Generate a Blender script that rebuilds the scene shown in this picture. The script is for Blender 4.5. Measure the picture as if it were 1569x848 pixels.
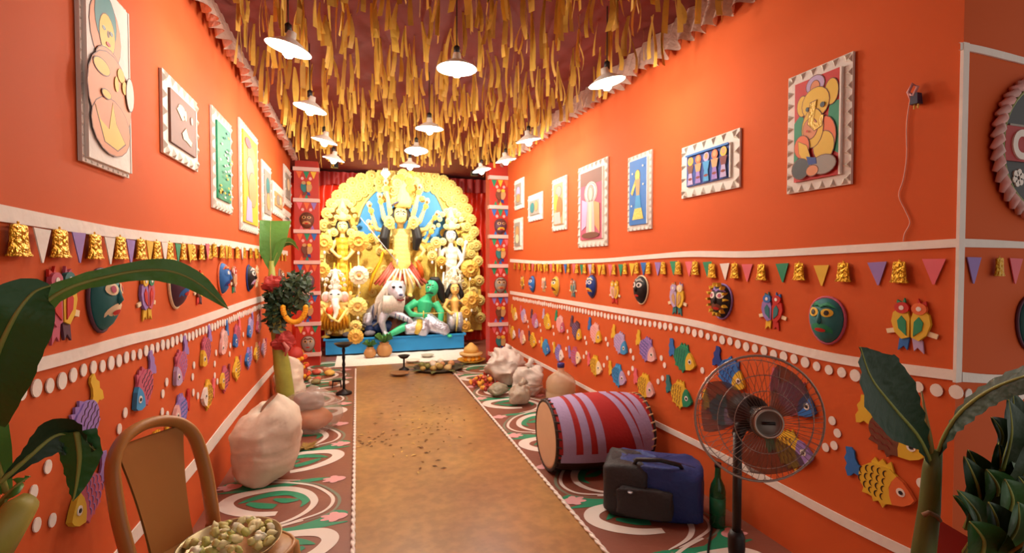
import bpy, math, random
from mathutils import Vector, Matrix, noise as mnoise
PI = math.pi
random.seed(7)
S = bpy.context.scene
COL = S.collection
for o in list(bpy.data.objects): bpy.data.objects.remove(o)

# ------------------------------------------------------------------ camera
F_PX = 740.0; CAM = Vector((0, 0, 1.4))
YAW = math.atan(237.5 / F_PX); PITCH = math.atan(19 / F_PX)
cam = bpy.data.cameras.new('camera'); cam_o = bpy.data.objects.new('camera', cam); COL.objects.link(cam_o)
cam.sensor_width = 36; cam.lens = F_PX * 36 / 1569; cam.clip_start = .02
cam_o.location = CAM; cam_o.rotation_euler = (PI / 2 - PITCH, 0, -YAW)
S.camera = cam_o
# ------------------------------------------------------------------ world, exposure
w = bpy.data.worlds.new('world'); S.world = w; w.use_nodes = True
bgn = w.node_tree.nodes['Background']; bgn.inputs[0].default_value = (1, .92, .84, 1); bgn.inputs[1].default_value = .75
S.view_settings.view_transform = 'Standard'; S.view_settings.look = 'None'
S.view_settings.exposure = 0.0; S.view_settings.gamma = 1; S.view_settings.use_curve_mapping = False
LAMP_W = 21.0

# ------------------------------------------------------------------ pixel -> place
FW = Vector((math.sin(YAW) * math.cos(PITCH), math.cos(YAW) * math.cos(PITCH), -math.sin(PITCH)))
RT = Vector((math.cos(YAW), -math.sin(YAW), 0)); UPV = RT.cross(FW)
XL, XR, YN, ZC = -.84, 2.0, 1.13, 2.98
def ray(u, v): return FW + RT * ((u - 784.5) / F_PX) - UPV * ((v - 424) / F_PX)
def onZ(u, v, z=0.0): d = ray(u, v); return CAM + d * ((z - CAM.z) / d.z)
def onX(u, v, x): d = ray(u, v); return CAM + d * (x / d.x)
def onY(u, v, y): d = ray(u, v); return CAM + d * (y / d.y)
def dep(u, v, zc): return CAM + ray(u, v) * zc
def onW(w_, u, v): return onX(u, v, XL) if w_ == 'L' else onX(u, v, XR) if w_ == 'R' else onY(u, v, YN)
ROT = {'L': PI / 2, 'R': -PI / 2, 'N': 0.0}
NRM = {'L': Vector((1, 0, 0)), 'R': Vector((-1, 0, 0)), 'N': Vector((0, -1, 0))}
WNAME = {'L': 'left wall', 'R': 'right wall', 'N': 'wall past the right corner'}

# ------------------------------------------------------------------ materials
def lin(c):
    c = c / 255
    return c / 12.92 if c <= .04045 else ((c + .055) / 1.055) ** 2.4
_M = {}
def mat(col, rough=.6, metal=0., var=.10, scale=9., bump=0., bscale=60., emit=0., alpha=1., trans=0., spec=.5):
    key = (tuple(col), rough, metal, var, scale, bump, bscale, emit, alpha, trans, spec)
    if key in _M: return _M[key]
    m = bpy.data.materials.new('paint_%d_%d_%d' % tuple(col)); m.use_nodes = True
    nt = m.node_tree; N = nt.nodes; L = nt.links; b = N['Principled BSDF']
    c = [lin(x) for x in col]
    tc = N.new('ShaderNodeTexCoord'); nz = N.new('ShaderNodeTexNoise'); nz.inputs['Scale'].default_value = scale
    nz.inputs['Detail'].default_value = 3
    L.new(tc.outputs['Object'], nz.inputs['Vector'])
    mx = N.new('ShaderNodeMix'); mx.data_type = 'RGBA'
    mx.inputs[6].default_value = [x * (1 - var) for x in c] + [1]
    mx.inputs[7].default_value = [min(1, x * (1 + var)) for x in c] + [1]
    L.new(nz.outputs['Fac'], mx.inputs[0]); L.new(mx.outputs[2], b.inputs['Base Color'])
    b.inputs['Roughness'].default_value = rough; b.inputs['Metallic'].default_value = metal
    b.inputs['Specular IOR Level'].default_value = spec
    if bump:
        n2 = N.new('ShaderNodeTexNoise'); n2.inputs['Scale'].default_value = bscale
        L.new(tc.outputs['Object'], n2.inputs['Vector'])
        bp = N.new('ShaderNodeBump'); bp.inputs['Strength'].default_value = bump; bp.inputs['Distance'].default_value = .02
        L.new(n2.outputs['Fac'], bp.inputs['Height']); L.new(bp.outputs[0], b.inputs['Normal'])
    if emit:
        L.new(mx.outputs[2], b.inputs['Emission Color']); b.inputs['Emission Strength'].default_value = emit
    b.inputs['Alpha'].default_value = alpha
    if trans: b.inputs['Transmission Weight'].default_value = trans
    _M[key] = m
    return m

WHITE = mat((236, 228, 218), .7, bump=.15, bscale=25)
GOLD = mat((242, 196, 84), .45, .1, .3, 30, .5, 90)
GOLDP = mat((250, 216, 124), .5, .05, .2, 30, .5, 110)
FOIL = mat((214, 160, 40), .3, .75, .3, 60, .9, 70)
BLACK = mat((22, 18, 20), .5)
RED = mat((196, 34, 24), .6)
PINK = mat((226, 104, 116), .7); PALEPINK = mat((228, 178, 172), .75)
PURPLE = mat((150, 122, 190), .7); LILAC = mat((186, 166, 204), .7)
BLUE = mat((40, 110, 186), .6); DBLUE = mat((26, 60, 140), .6)
GREEN = mat((28, 138, 96), .6); YELLOW = mat((226, 184, 46), .6); ORANGE = mat((226, 108, 50), .6)
TAN = mat((196, 150, 96), .6); GREY = mat((150, 142, 132), .6); DKRED = mat((120, 26, 22), .6)
TEAL = mat((40, 118, 120), .6); CREAM = mat((238, 218, 176), .65); BROWN = mat((112, 62, 40), .6)
CN = {'white': WHITE, 'purple': PURPLE, 'pink': PINK, 'green': GREEN, 'yellow': YELLOW, 'blue': BLUE, 'lilac': LILAC,
      'red': RED, 'orange': ORANGE, 'grey': GREY, 'pale pink': PALEPINK, 'dark blue': DBLUE, 'teal': TEAL, 'black': BLACK,
      'brown': BROWN, 'cream': CREAM, 'tan': TAN, 'dark red': DKRED, 'gold': GOLD, 'sky': mat((58, 150, 206), .6),
      'skin': mat((214, 136, 86), .6), 'plum': mat((90, 56, 76), .6), 'rose': mat((190, 88, 112), .7)}

# ------------------------------------------------------------------ mesh builder
class MB:
    def __init__(s): s.v = []; s.f = []; s.mi = []
    def add(s, vs, fs, mi=0, M=None):
        o = len(s.v)
        s.v += [tuple((M @ Vector(p)) if M else p) for p in vs]
        s.f += [tuple(i + o for i in f) for f in fs]; s.mi += [mi] * len(fs); return s
    def box(s, c, d, mi=0, M=None, taper=1.):
        x, y, z = [k / 2 for k in d]; vs = []
        for k, t in ((-1, 1.), (1, taper)):
            for a, b in ((-1, -1), (1, -1), (1, 1), (-1, 1)): vs.append((c[0] + a * x * t, c[1] + b * y * t, c[2] + k * z))
        return s.add(vs, [(3, 2, 1, 0), (4, 5, 6, 7), (0, 1, 5, 4), (1, 2, 6, 5), (2, 3, 7, 6), (3, 0, 4, 7)], mi, M)
    def tube(s, pts, r, n=8, mi=0, M=None, closed=False, flat=None):
        pts = [Vector(p) for p in pts]; k = len(pts)
        rs = r if isinstance(r, (list, tuple)) else [r] * k
        vs = []; up = None
        for i, p in enumerate(pts):
            if closed: t = pts[(i + 1) % k] - pts[i - 1]
            else: t = pts[min(i + 1, k - 1)] - pts[max(i - 1, 0)]
            t = t.normalized() if t.length > 1e-9 else Vector((0, 0, 1))
            if up is None: up = Vector((0, 0, 1)) if abs(t.z) < .9 else Vector((1, 0, 0))
            a = t.cross(up); a = a.normalized() if a.length > 1e-6 else t.orthogonal().normalized()
            b = a.cross(t); up = b
            for j in range(n):
                q = 2 * PI * j / n
                vs.append(p + (a * math.cos(q) + b * math.sin(q) * (flat or 1)) * rs[i])
        fs = []
        for i in range(k if closed else k - 1):
            for j in range(n):
                i2 = (i + 1) % k
                fs.append((i * n + j, i * n + (j + 1) % n, i2 * n + (j + 1) % n, i2 * n + j))
        if not closed: fs += [tuple(range(n))[::-1], tuple((k - 1) * n + j for j in range(n))]
        return s.add(vs, fs, mi, M)
    def lathe(s, prof, n=20, c=(0, 0, 0), mi=0, M=None, wob=None):
        vs = []; k = len(prof)
        for i, (r, z) in enumerate(prof):
            for j in range(n):
                q = 2 * PI * j / n; rr = r * (wob(q, i) if wob else 1)
                vs.append((c[0] + rr * math.cos(q), c[1] + rr * math.sin(q), c[2] + z))
        fs = [(i * n + j, i * n + (j + 1) % n, (i + 1) * n + (j + 1) % n, (i + 1) * n + j) for i in range(k - 1) for j in range(n)]
        if prof[0][0] > 1e-5: fs.append(tuple(range(n))[::-1])
        if prof[-1][0] > 1e-5: fs.append(tuple((k - 1) * n + j for j in range(n)))
        return s.add(vs, fs, mi, M)
    def ell(s, c, r, nu=14, nv=9, mi=0, M=None, noise=0., seed=0):
        if not isinstance(r, (tuple, list)): r = (r, r, r)
        rd = random.Random(seed); ph = [rd.random() * 6 for _ in range(6)]
        vs = []
        for i in range(nv + 1):
            t = PI * i / nv
            for j in range(nu):
                q = 2 * PI * j / nu; k = 1
                if noise: k += noise * (math.sin(3 * q + ph[0] + 2 * t) * .5 + math.sin(2 * q + 4 * t + ph[1]) * .5 + math.sin(5 * q - 3 * t + ph[2]) * .35)
                vs.append((c[0] + r[0] * math.sin(t) * math.cos(q) * k, c[1] + r[1] * math.sin(t) * math.sin(q) * k, c[2] + r[2] * math.cos(t) * k))
        fs = [(i * nu + j, (i + 1) * nu + j, (i + 1) * nu + (j + 1) % nu, i * nu + (j + 1) % nu) for i in range(nv) for j in range(nu)]
        return s.add(vs, fs, mi, M)
    def slab(s, poly, y0=0., th=.004, mi=0, M=None):
        n = len(poly)
        ar = sum(poly[i][0] * poly[(i + 1) % n][1] - poly[(i + 1) % n][0] * poly[i][1] for i in range(n))
        if ar < 0: poly = poly[::-1]
        vs = [(x, y0 - th, z) for x, z in poly] + [(x, y0, z) for x, z in poly]
        fs = [tuple(range(n)), tuple(range(2 * n - 1, n - 1, -1))] + [(i, i + n, (i + 1) % n + n, (i + 1) % n) for i in range(n)]
        return s.add(vs, fs, mi, M)
    def grid(s, fn, nu, nv, mi=0, M=None, closeu=False):
        vs = [fn(i / nu, j / nv) for i in range(nu + 1) for j in range(nv + 1)]
        fs = [(i * (nv + 1) + j, (i + 1) * (nv + 1) + j, (i + 1) * (nv + 1) + j + 1, i * (nv + 1) + j + 1) for i in range(nu) for j in range(nv)]
        return s.add(vs, fs, mi, M)
    def mesh(s, name, mats=None, smooth=False):
        me = bpy.data.meshes.new(name); me.from_pydata([tuple(p) for p in s.v], [], s.f)
        if mats:
            for m in (mats if isinstance(mats, (list, tuple)) else [mats]): me.materials.append(m)
            me.polygons.foreach_set('material_index', s.mi)
        if smooth: me.polygons.foreach_set('use_smooth', [True] * len(me.polygons))
        me.update(); return me
    def build(s, name, mats, parent=None, smooth=False, loc=None, world=False):
        o = bpy.data.objects.new(name, s.mesh(name, mats, smooth)); COL.objects.link(o)
        if parent:
            o.parent = parent
            if world: o.location = -parent.location
        if loc is not None: o.location = loc
        return o
def inst(me, name, m=None, parent=None, loc=(0, 0, 0), rz=0., sc=None, label=None):
    o = bpy.data.objects.new(name, me); COL.objects.link(o); o.parent = parent; o.location = loc; o.rotation_euler = (0, 0, rz)
    if m:
        if not me.materials: me.materials.append(m)
        o.material_slots[0].link = 'OBJECT'; o.material_slots[0].material = m
    if sc: o.scale = sc if isinstance(sc, (tuple, list)) else (sc, sc, sc)
    if label: o['label'] = label
    return o
def tag(o, label, cat, group=None, kind=None):
    o['label'] = label; o['category'] = cat
    if group: o['group'] = group
    if kind: o['kind'] = kind
    return o
def thing(name, label, cat, loc=(0, 0, 0), rz=0., group=None):
    o = bpy.data.objects.new(name, None); COL.objects.link(o); o.empty_display_size = .05
    o.location = loc; o.rotation_euler = (0, 0, rz); return tag(o, label, cat, group)
def struct(name, mb, m, label, cat, parent=None, smooth=False):
    o = mb.build(name, m, parent, smooth); tag(o, label, cat, kind='structure'); return o
def ellp(cx, cz, rx, rz, n=20, a0=0): return [(cx + rx * math.cos(a0 + 2 * PI * i / n), cz + rz * math.sin(a0 + 2 * PI * i / n)) for i in range(n)]
ONES = ['', 'first', 'second', 'third', 'fourth', 'fifth', 'sixth', 'seventh', 'eighth', 'ninth', 'tenth', 'eleventh', 'twelfth', 'thirteenth',
        'fourteenth', 'fifteenth', 'sixteenth', 'seventeenth', 'eighteenth', 'nineteenth', 'twentieth']
def ordn(n): return ONES[n] if n <= 20 else {2: 'twenty', 3: 'thirty', 4: 'forty'}[n // 10] + '-' + ONES[n % 10] if n % 10 else {3: 'thirtieth', 4: 'fortieth'}[n // 10]
def smooth_path(pts, k=6):
    out = []; n = len(pts)
    for i in range(n - 1):
        p0, p1, p2, p3 = [Vector(pts[min(max(j, 0), n - 1)]) for j in (i - 1, i, i + 1, i + 2)]
        for q in range(k):
            t = q / k
            out.append(.5 * ((2 * p1) + (p2 - p0) * t + (2 * p0 - 5 * p1 + 4 * p2 - p3) * t * t + (3 * p1 - p0 - 3 * p2 + p3) * t ** 3))
    out.append(Vector(pts[-1])); return out
def remesh(o, vox=.013, it=3):
    r = o.modifiers.new('Remesh', 'REMESH'); r.mode = 'VOXEL'; r.voxel_size = vox; r.use_smooth_shade = True
    s = o.modifiers.new('Smooth', 'SMOOTH'); s.iterations = it; s.factor = .5
    return o

# ================================================================== the room
WALLM = mat((205, 92, 43), .75, 0, .10, 1.6, .12, 5, spec=.2)
def wallmesh(ax, c, a0, a1, z1=ZC, face=1):
    mb = MB(); t = .06
    if ax == 'x': mb.box((c - face * t / 2, (a0 + a1) / 2, z1 / 2), (t, a1 - a0, z1))
    else: mb.box(((a0 + a1) / 2, c - face * t / 2, z1 / 2), (a1 - a0, t, z1))
    return mb
floor = struct('floor', MB().box((1.1, 3.2, -.05), (4.9, 11.6, .1)), mat((132, 78, 60), .42, 0, .2, 3, .05, 40), 'brown painted floor of the pavilion', 'floor')
wl = struct('wall_left', wallmesh('x', XL, -2.4, 7.1), WALLM, 'long orange cloth wall on the left', 'wall')
wr = struct('wall_right', wallmesh('x', XR, YN, 6.42, face=-1), WALLM, 'long orange cloth wall on the right', 'wall')
wn = struct('wall_front_right', wallmesh('y', YN, XR + .06, 3.5, face=-1), WALLM, 'red orange wall turning right past the corner', 'wall')
struct('wall_back', MB().box((.7, 8.95, ZC / 2), (3.9, .06, ZC)), mat((120, 20, 18), .8), 'dark red back wall behind the idols', 'wall')
struct('wall_return_left', MB().box((-1.0, 7.13, ZC / 2), (.3, .06, ZC)), mat((120, 20, 18), .8), 'dark red wall return behind the left column', 'wall')
struct('wall_return_right', MB().box((2.27, 6.45, ZC / 2), (.48, .06, ZC)), mat((120, 20, 18), .8), 'dark red wall return behind the right column', 'wall')
struct('wall_stage_left', MB().box((-1.13, 8.0, ZC / 2), (.06, 1.9, ZC)), mat((120, 20, 18), .8), 'dark red side wall of the stage recess on the left', 'wall')
struct('wall_stage_right', MB().box((2.48, 7.65, ZC / 2), (.06, 2.6, ZC)), mat((120, 20, 18), .8), 'dark red side wall of the stage recess on the right', 'wall')
CEILM = mat((116, 36, 24), .8, 0, .2, 2, .2, 8)
ceil = struct('ceiling', MB().box((1.1, 3.2, ZC + .04), (4.9, 11.6, .08)), CEILM, 'dark red cloth ceiling above the streamers', 'ceiling')

# ---- white cloth bands along the walls
def band(name, w_, top, bot, label):
    """ribbon from matching top / bottom pixel polylines on the wall"""
    P = [onW(w_, *p) for p in top]; Q = [onW(w_, *p) for p in bot]
    P = smooth_path(P, 5); Q = smooth_path(Q, 5); n = NRM[w_]; mb = MB(); vs = []
    for p, q in zip(P, Q): vs += [p + n * .001, p + n * .007, q + n * .007, q + n * .001]
    fs = []
    for i in range(len(P) - 1):
        for j in range(3): fs.append((i * 4 + j, i * 4 + j + 1, i * 4 + j + 5, i * 4 + j + 4))
    mb.add(vs, fs); return struct(name, mb, WHITE, label, 'trim')
band('trim_1', 'L', [(-420, 225), (0, 314), (110, 336), (200, 352), (300, 363), (350, 369), (394, 377), (440, 385)],
     [(-420, 285), (0, 340), (110, 356), (200, 367), (300, 375), (350, 380), (394, 386), (440, 392)], 'upper white cloth band across the left wall')
band('trim_2', 'L', [(-420, 655), (0, 562), (110, 536), (200, 512), (270, 496), (340, 473), (392, 456), (440, 444)],
     [(-420, 710), (0, 585), (110, 555), (200, 528), (270, 510), (340, 485), (392, 465), (440, 451)], 'lower white cloth band across the left wall above the dots')
band('trim_3', 'L', [(120, 912), (175, 846), (240, 768), (300, 700), (350, 637), (400, 580), (430, 548)],
     [(133, 916), (190, 850), (254, 775), (312, 705), (360, 642), (406, 584), (434, 552)], 'narrow white strip low along the foot of the left wall')
band('trim_4', 'R', [(782, 397), (830, 400), (880, 398), (930, 396), (1000, 390), (1060, 385), (1150, 385), (1300, 376), (1469, 366)],
     [(782, 402), (830, 405), (880, 404), (930, 402), (1000, 397), (1060, 394), (1150, 395), (1300, 388), (1469, 379)], 'upper white cloth band across the right wall')
band('trim_5', 'R', [(782, 446), (850, 457), (940, 471), (1050, 488), (1130, 507), (1246, 535), (1350, 553), (1469, 568)],
     [(782, 451), (850, 463), (940, 479), (1050, 498), (1130, 518), (1246, 549), (1350, 568), (1469, 584)], 'lower white cloth band across the right wall above the dots')
band('trim_6', 'R', [(778, 529), (830, 556), (872, 578), (910, 598), (1005, 645), (1080, 681), (1170, 727), (1290, 790), (1420, 853), (1468, 876)],
     [(778, 534), (830, 561), (872, 583), (910, 604), (1005, 653), (1080, 691), (1170, 739), (1290, 805), (1420, 870), (1468, 894)], 'narrow white strip low along the foot of the right wall')
band('trim_7', 'N', [(1471, 366), (1520, 368), (1569, 371), (1700, 378)], [(1471, 379), (1520, 380), (1569, 381), (1700, 386)], 'upper white cloth band past the right corner')
band('trim_8', 'N', [(1471, 570), (1520, 574), (1569, 572), (1700, 560)], [(1471, 585), (1520, 587), (1569, 584), (1700, 570)], 'lower white cloth band past the right corner')
band('trim_9', 'N', [(1468, 66), (1500, 72), (1540, 82), (1569, 90), (1700, 125)], [(1468, 77), (1500, 83), (1540, 93), (1569, 100), (1700, 134)], 'white strip along the top of the framed corner panel')
mb = MB(); a = onY(1473, 66, YN); b = onY(1470, 585, YN)
mb.box((XR + .001, YN - .004, (a.z + b.z) / 2), (.03, .010, a.z - b.z)); struct('trim_10', mb, WHITE, 'white upright strip on the right hand corner', 'trim')

# ---- white paper dots in rows and bubbles, parts of the walls
DOT = MB().slab(ellp(0, 0, .021, .024, 14), 0, .004).mesh('paper_dot', WHITE)
def dotrow(w_, par, pts, step):
    P = [onW(w_, *p) for p in pts]; k = 0; d = 0.
    for i in range(len(P) - 1):
        s = (P[i + 1] - P[i]).length
        while d < s:
            q = P[i].lerp(P[i + 1], d / s) + NRM[w_] * .002 + Vector((0, 0, random.uniform(-.004, .004)))
            inst(DOT, 'paper_dot', WHITE, par, q, ROT[w_], random.uniform(.85, 1.08)); d += step
        d -= s
dotrow('L', wl, [(-120, 636), (0, 607), (45, 597), (90, 586), (115, 573), (200, 546), (300, 512), (392, 473), (437, 457)], .060)
dotrow('R', wr, [(1466, 602), (1390, 590), (1300, 575), (1246, 559), (1130, 527), (1050, 506), (940, 486), (850, 469), (785, 457)], .060)
dotrow('N', wn, [(1482, 603), (1569, 601), (1640, 597)], .075)
def bub(w_, par, pts):
    for u, v in pts: inst(DOT, 'paper_dot', WHITE, par, onW(w_, u, v) + NRM[w_] * .002, ROT[w_], .82)
bub('L', wl, [(71, 716), (49, 755), (54, 805), (78, 798), (190, 633), (181, 658), (254, 586), (248, 604), (247, 632), (255, 637), (296, 560), (294, 578), (295, 602), (302, 607), (330, 541), (328, 558), (328, 576), (332, 585), (352, 530), (351, 543), (372, 527), (372, 513)])
bub('R', wr, [(1276, 645), (1284, 664), (1279, 683), (1266, 686), (1077, 568), (1084, 583), (1073, 608), (1083, 604), (1014, 549), (1019, 560), (1009, 585), (1016, 580), (967, 538), (971, 549), (964, 572), (970, 565), (929, 520), (932, 528), (931, 549), (926, 560), (897, 518), (899, 526), (899, 541), (895, 547), (870, 508), (871, 518), (868, 535), (848, 501), (849, 512), (848, 527), (828, 498), (829, 507), (827, 524), (809, 493), (810, 501), (1413, 741)])

# ---- gold bells and paper pennants
def bell_mesh():
    mb = MB()
    pr = [(.018, .042), (.024, .040), (.026, .034), (.027, .005), (.031, -.028), (.035, -.037), (.039, -.040), (.038, -.044)]
    mb.lathe(pr, 14); return mb.mesh('bell_cup', FOIL, True)
BELL = bell_mesh()
BTOP = MB().tube([(0, 0, .040), (0, .004, .05)], .004, 6).mesh('loop', FOIL)
PEN = MB().slab([(-.038, .045), (.038, .045), (.004, -.048), (-.002, -.048)], 0, .003).mesh('paper_pennant')
def bell(w_, u, v, label, sc=1.):
    t = thing('foil_bell', label, 'bell', onW(w_, u, v) + NRM[w_] * .016, ROT[w_] + random.uniform(-.08, .08), 'gold foil bells strung along the walls')
    t.scale = (sc * (1.2 if w_ == 'L' else .95), sc * .36, sc * .95)
    inst(BELL, 'bell_cup', None, t); inst(BTOP, 'loop', None, t)
def pennant(w_, u, v, c, label):
    o = inst(PEN, 'paper_pennant', CN[c], None, onW(w_, u, v) + NRM[w_] * (.022 if w_ == 'L' else .004), ROT[w_]); tag(o, label, 'pennant', 'paper pennants strung along the walls')
    o.rotation_euler.y = random.uniform(-.06, .06)
LB = [(-40, 361), (17, 368), (82, 373), (137, 378), (177, 380), (209, 382), (234, 384), (254, 385), (275, 386), (290, 387), (304, 387), (315, 386), (324, 384), (336, 386), (348, 387), (360, 387.5), (371, 388), (381, 388), (391, 389), (400, 390), (409, 391), (417, 392), (424, 393), (430, 394), (435, 395)]
for i, (u, v) in enumerate(LB): bell('L', u, v, '%s gold foil bell from the camera end of the left wall row' % ordn(i + 1))
LP = [(48, 376, 'white'), (107, 379, 'purple'), (156, 384, 'white'), (189, 386, 'purple'), (219, 386, 'yellow'), (243, 387, 'white'), (264, 388, 'green'), (283, 388, 'yellow'), (311, 386, 'pink'), (341, 387, 'yellow'), (366, 388, 'white'), (387, 389, 'yellow'), (405, 391, 'yellow')]
for i, (u, v, c) in enumerate(LP): pennant('L', u, v, c, '%s paper pennant, %s flag from the camera end of the left wall' % (c, ordn(i + 1)))
RB = [(1382, 417), (1296, 417), (1228, 416), (1170, 417), (1129, 415), (1094, 415), (1068, 411), (1042, 411), (1019, 411), (996, 411), (978, 411), (960, 412), (943, 413), (927, 413), (911, 412), (898, 412), (886, 412), (873, 411), (861, 411), (850, 410), (840, 410), (831, 410), (822, 410), (813, 409), (805, 409), (797, 408), (790, 408)]
for i, (u, v) in enumerate(RB): bell('R', u, v, '%s gold foil bell from the corner strip on the right wall row' % ordn(i + 1))
RP = [(1432, 416, 'pink'), (1346, 419, 'purple'), (1260, 422, 'yellow'), (1200, 418, 'green'), (1146, 418, 'pink'), (1112, 416, 'white'), (1085, 413, 'green'), (1057, 412, 'pink'), (1033, 411, 'green'), (1009, 412, 'purple'), (987, 412, 'blue'), (969, 413, 'yellow'), (952, 414, 'green'), (936, 414, 'pink'), (919, 414, 'yellow'), (905, 413, 'lilac'), (892, 413, 'green'), (880, 412, 'pink'), (867, 412, 'blue'), (855, 411, 'yellow'), (845, 411, 'pink'), (835, 411, 'yellow'), (826, 410, 'yellow'), (817, 410, 'pink')]
for i, (u, v, c) in enumerate(RP): pennant('R', u, v, c, '%s paper pennant, %s flag from the corner strip on the right wall' % (c, ordn(i + 1)))
pennant('N', 1489, 414, 'purple', 'purple paper pennant just past the white corner strip')
bell('N', 1523, 409, 'gold foil bell between the purple and pink pennants past the corner strip', .8)
pennant('N', 1553, 415, 'pink', 'pink paper pennant at the right edge past the corner strip')

# ---- paper fish
def fish_shapes(sg):
    def m(p): return [(x * sg, z) for x, z in p]
    bo = []
    for i in range(25):
        a = math.radians(55 + 250 * i / 24); bo.append((.005 + .095 * math.cos(a), .078 * math.sin(a) * (1 + .05 * math.cos(9 * a))))
    top = bo[0]; bot = bo[-1]
    hd = [top, (.085, .052), (.11, .03), (.135, .002), (.125, -.02), (.10, -.045), bot, (.045, -.03), (.04, 0), (.045, .03)]
    bo2 = bo + [(.042, -.03), (.036, 0), (.042, .03)]
    tail = [(-.078, .02), (-.10, .028), (-.118, .05), (-.125, .08), (-.14, .09), (-.165, .082), (-.158, .055), (-.165, .03), (-.15, .01), (-.155, -.015), (-.14, -.045), (-.125, -.035), (-.115, -.018), (-.08, -.02)]
    fin = [(-.05, .07), (-.035, .098), (-.02, .083), (-.005, .105), (.012, .088), (.028, .108), (.045, .07), (0, .06)]
    fin2 = [(-.03, -.07), (-.02, -.095), (0, -.08), (.02, -.1), (.035, -.068), (0, -.06)]
    fin3 = [(-.065, -.05), (-.07, -.08), (-.045, -.075), (-.03, -.06)]
    out = {'body': MB().slab(m(bo2), 0, .012).mesh('body'), 'head': MB().slab(m(hd), 0, .016).mesh('head'), 'tail': MB().slab(m(tail), 0, .007).mesh('tail'),
           'top_fin': MB().slab(m(fin), 0, .007).mesh('top_fin'), 'eye': MB().slab(m(ellp(.085, .008, .017, .017, 14)), -.016, .002).mesh('eye'),
           'pupil': MB().slab(m(ellp(.086, .008, .008, .008, 10)), -.018, .002).mesh('pupil')}
    f = MB(); f.slab(m(fin2), 0, .007); f.slab(m(fin3), 0, .007); out['bottom_fin'] = f.mesh('bottom_fin')
    sc = MB()
    for r in range(5):
        x0 = .02 - r * .024; hh = .068 * math.sqrt(max(.05, 1 - ((x0 - .005) / .095) ** 2)); n = max(2, int(2 * hh / .028))
        for k in range(n):
            zc = -hh + (k + .5) * 2 * hh / n; pts = []
            for q in range(7):
                a_ = math.radians(110 + 140 * q / 6); pts.append(Vector((x0 + .014 * math.cos(a_), 0, zc + .9 * hh / n * math.sin(a_))))
            poly = [(p.x, p.z) for p in pts] + [(p.x + .0045, p.z) for p in reversed(pts)]
            sc.slab(m(poly), -.012, .0015)
    out['scale_lines'] = sc.mesh('scale_lines')
    wv = MB()
    for r in range(5):
        z0 = -.052 + r * .026
        hx = .085 * math.sqrt(max(.1, 1 - (z0 / .078) ** 2))
        pts = [(-hx + (hx + .02) * q / 8, z0 + .005 * math.sin(q * 2.2)) for q in range(9)]
        wv.slab(m(pts + [(x, z - .004) for x, z in reversed(pts)]), -.012, .0015)
    out['wave_lines'] = wv.mesh('wave_lines'); return out
FISH = {1: fish_shapes(1), -1: fish_shapes(-1)}
def fish(w_, u, v, bc, hc, tc, lc, rot, label, sc=1., waves=False):
    sg = 1 if w_ != 'L' else -1; t = thing('paper_fish', label, 'fish ornament', onW(w_, u, v) + NRM[w_] * .003, ROT[w_], 'paper fish on the walls')
    t.rotation_euler.y = math.radians(rot); t.scale = (sc, 1, sc); f = FISH[sg]
    inst(f['body'], 'body', CN[bc], t); h = inst(f['head'], 'head', CN[hc], t); inst(f['tail'], 'tail', CN[tc], t)
    e = inst(f['eye'], 'eye', WHITE, h); inst(f['pupil'], 'pupil', BLACK, h)
    inst(f['top_fin'], 'top_fin', CN[bc], t); inst(f['bottom_fin'], 'bottom_fin', CN[bc], t)
    inst(f['wave_lines' if waves else 'scale_lines'], 'scale_lines', CN[lc], t)
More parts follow.
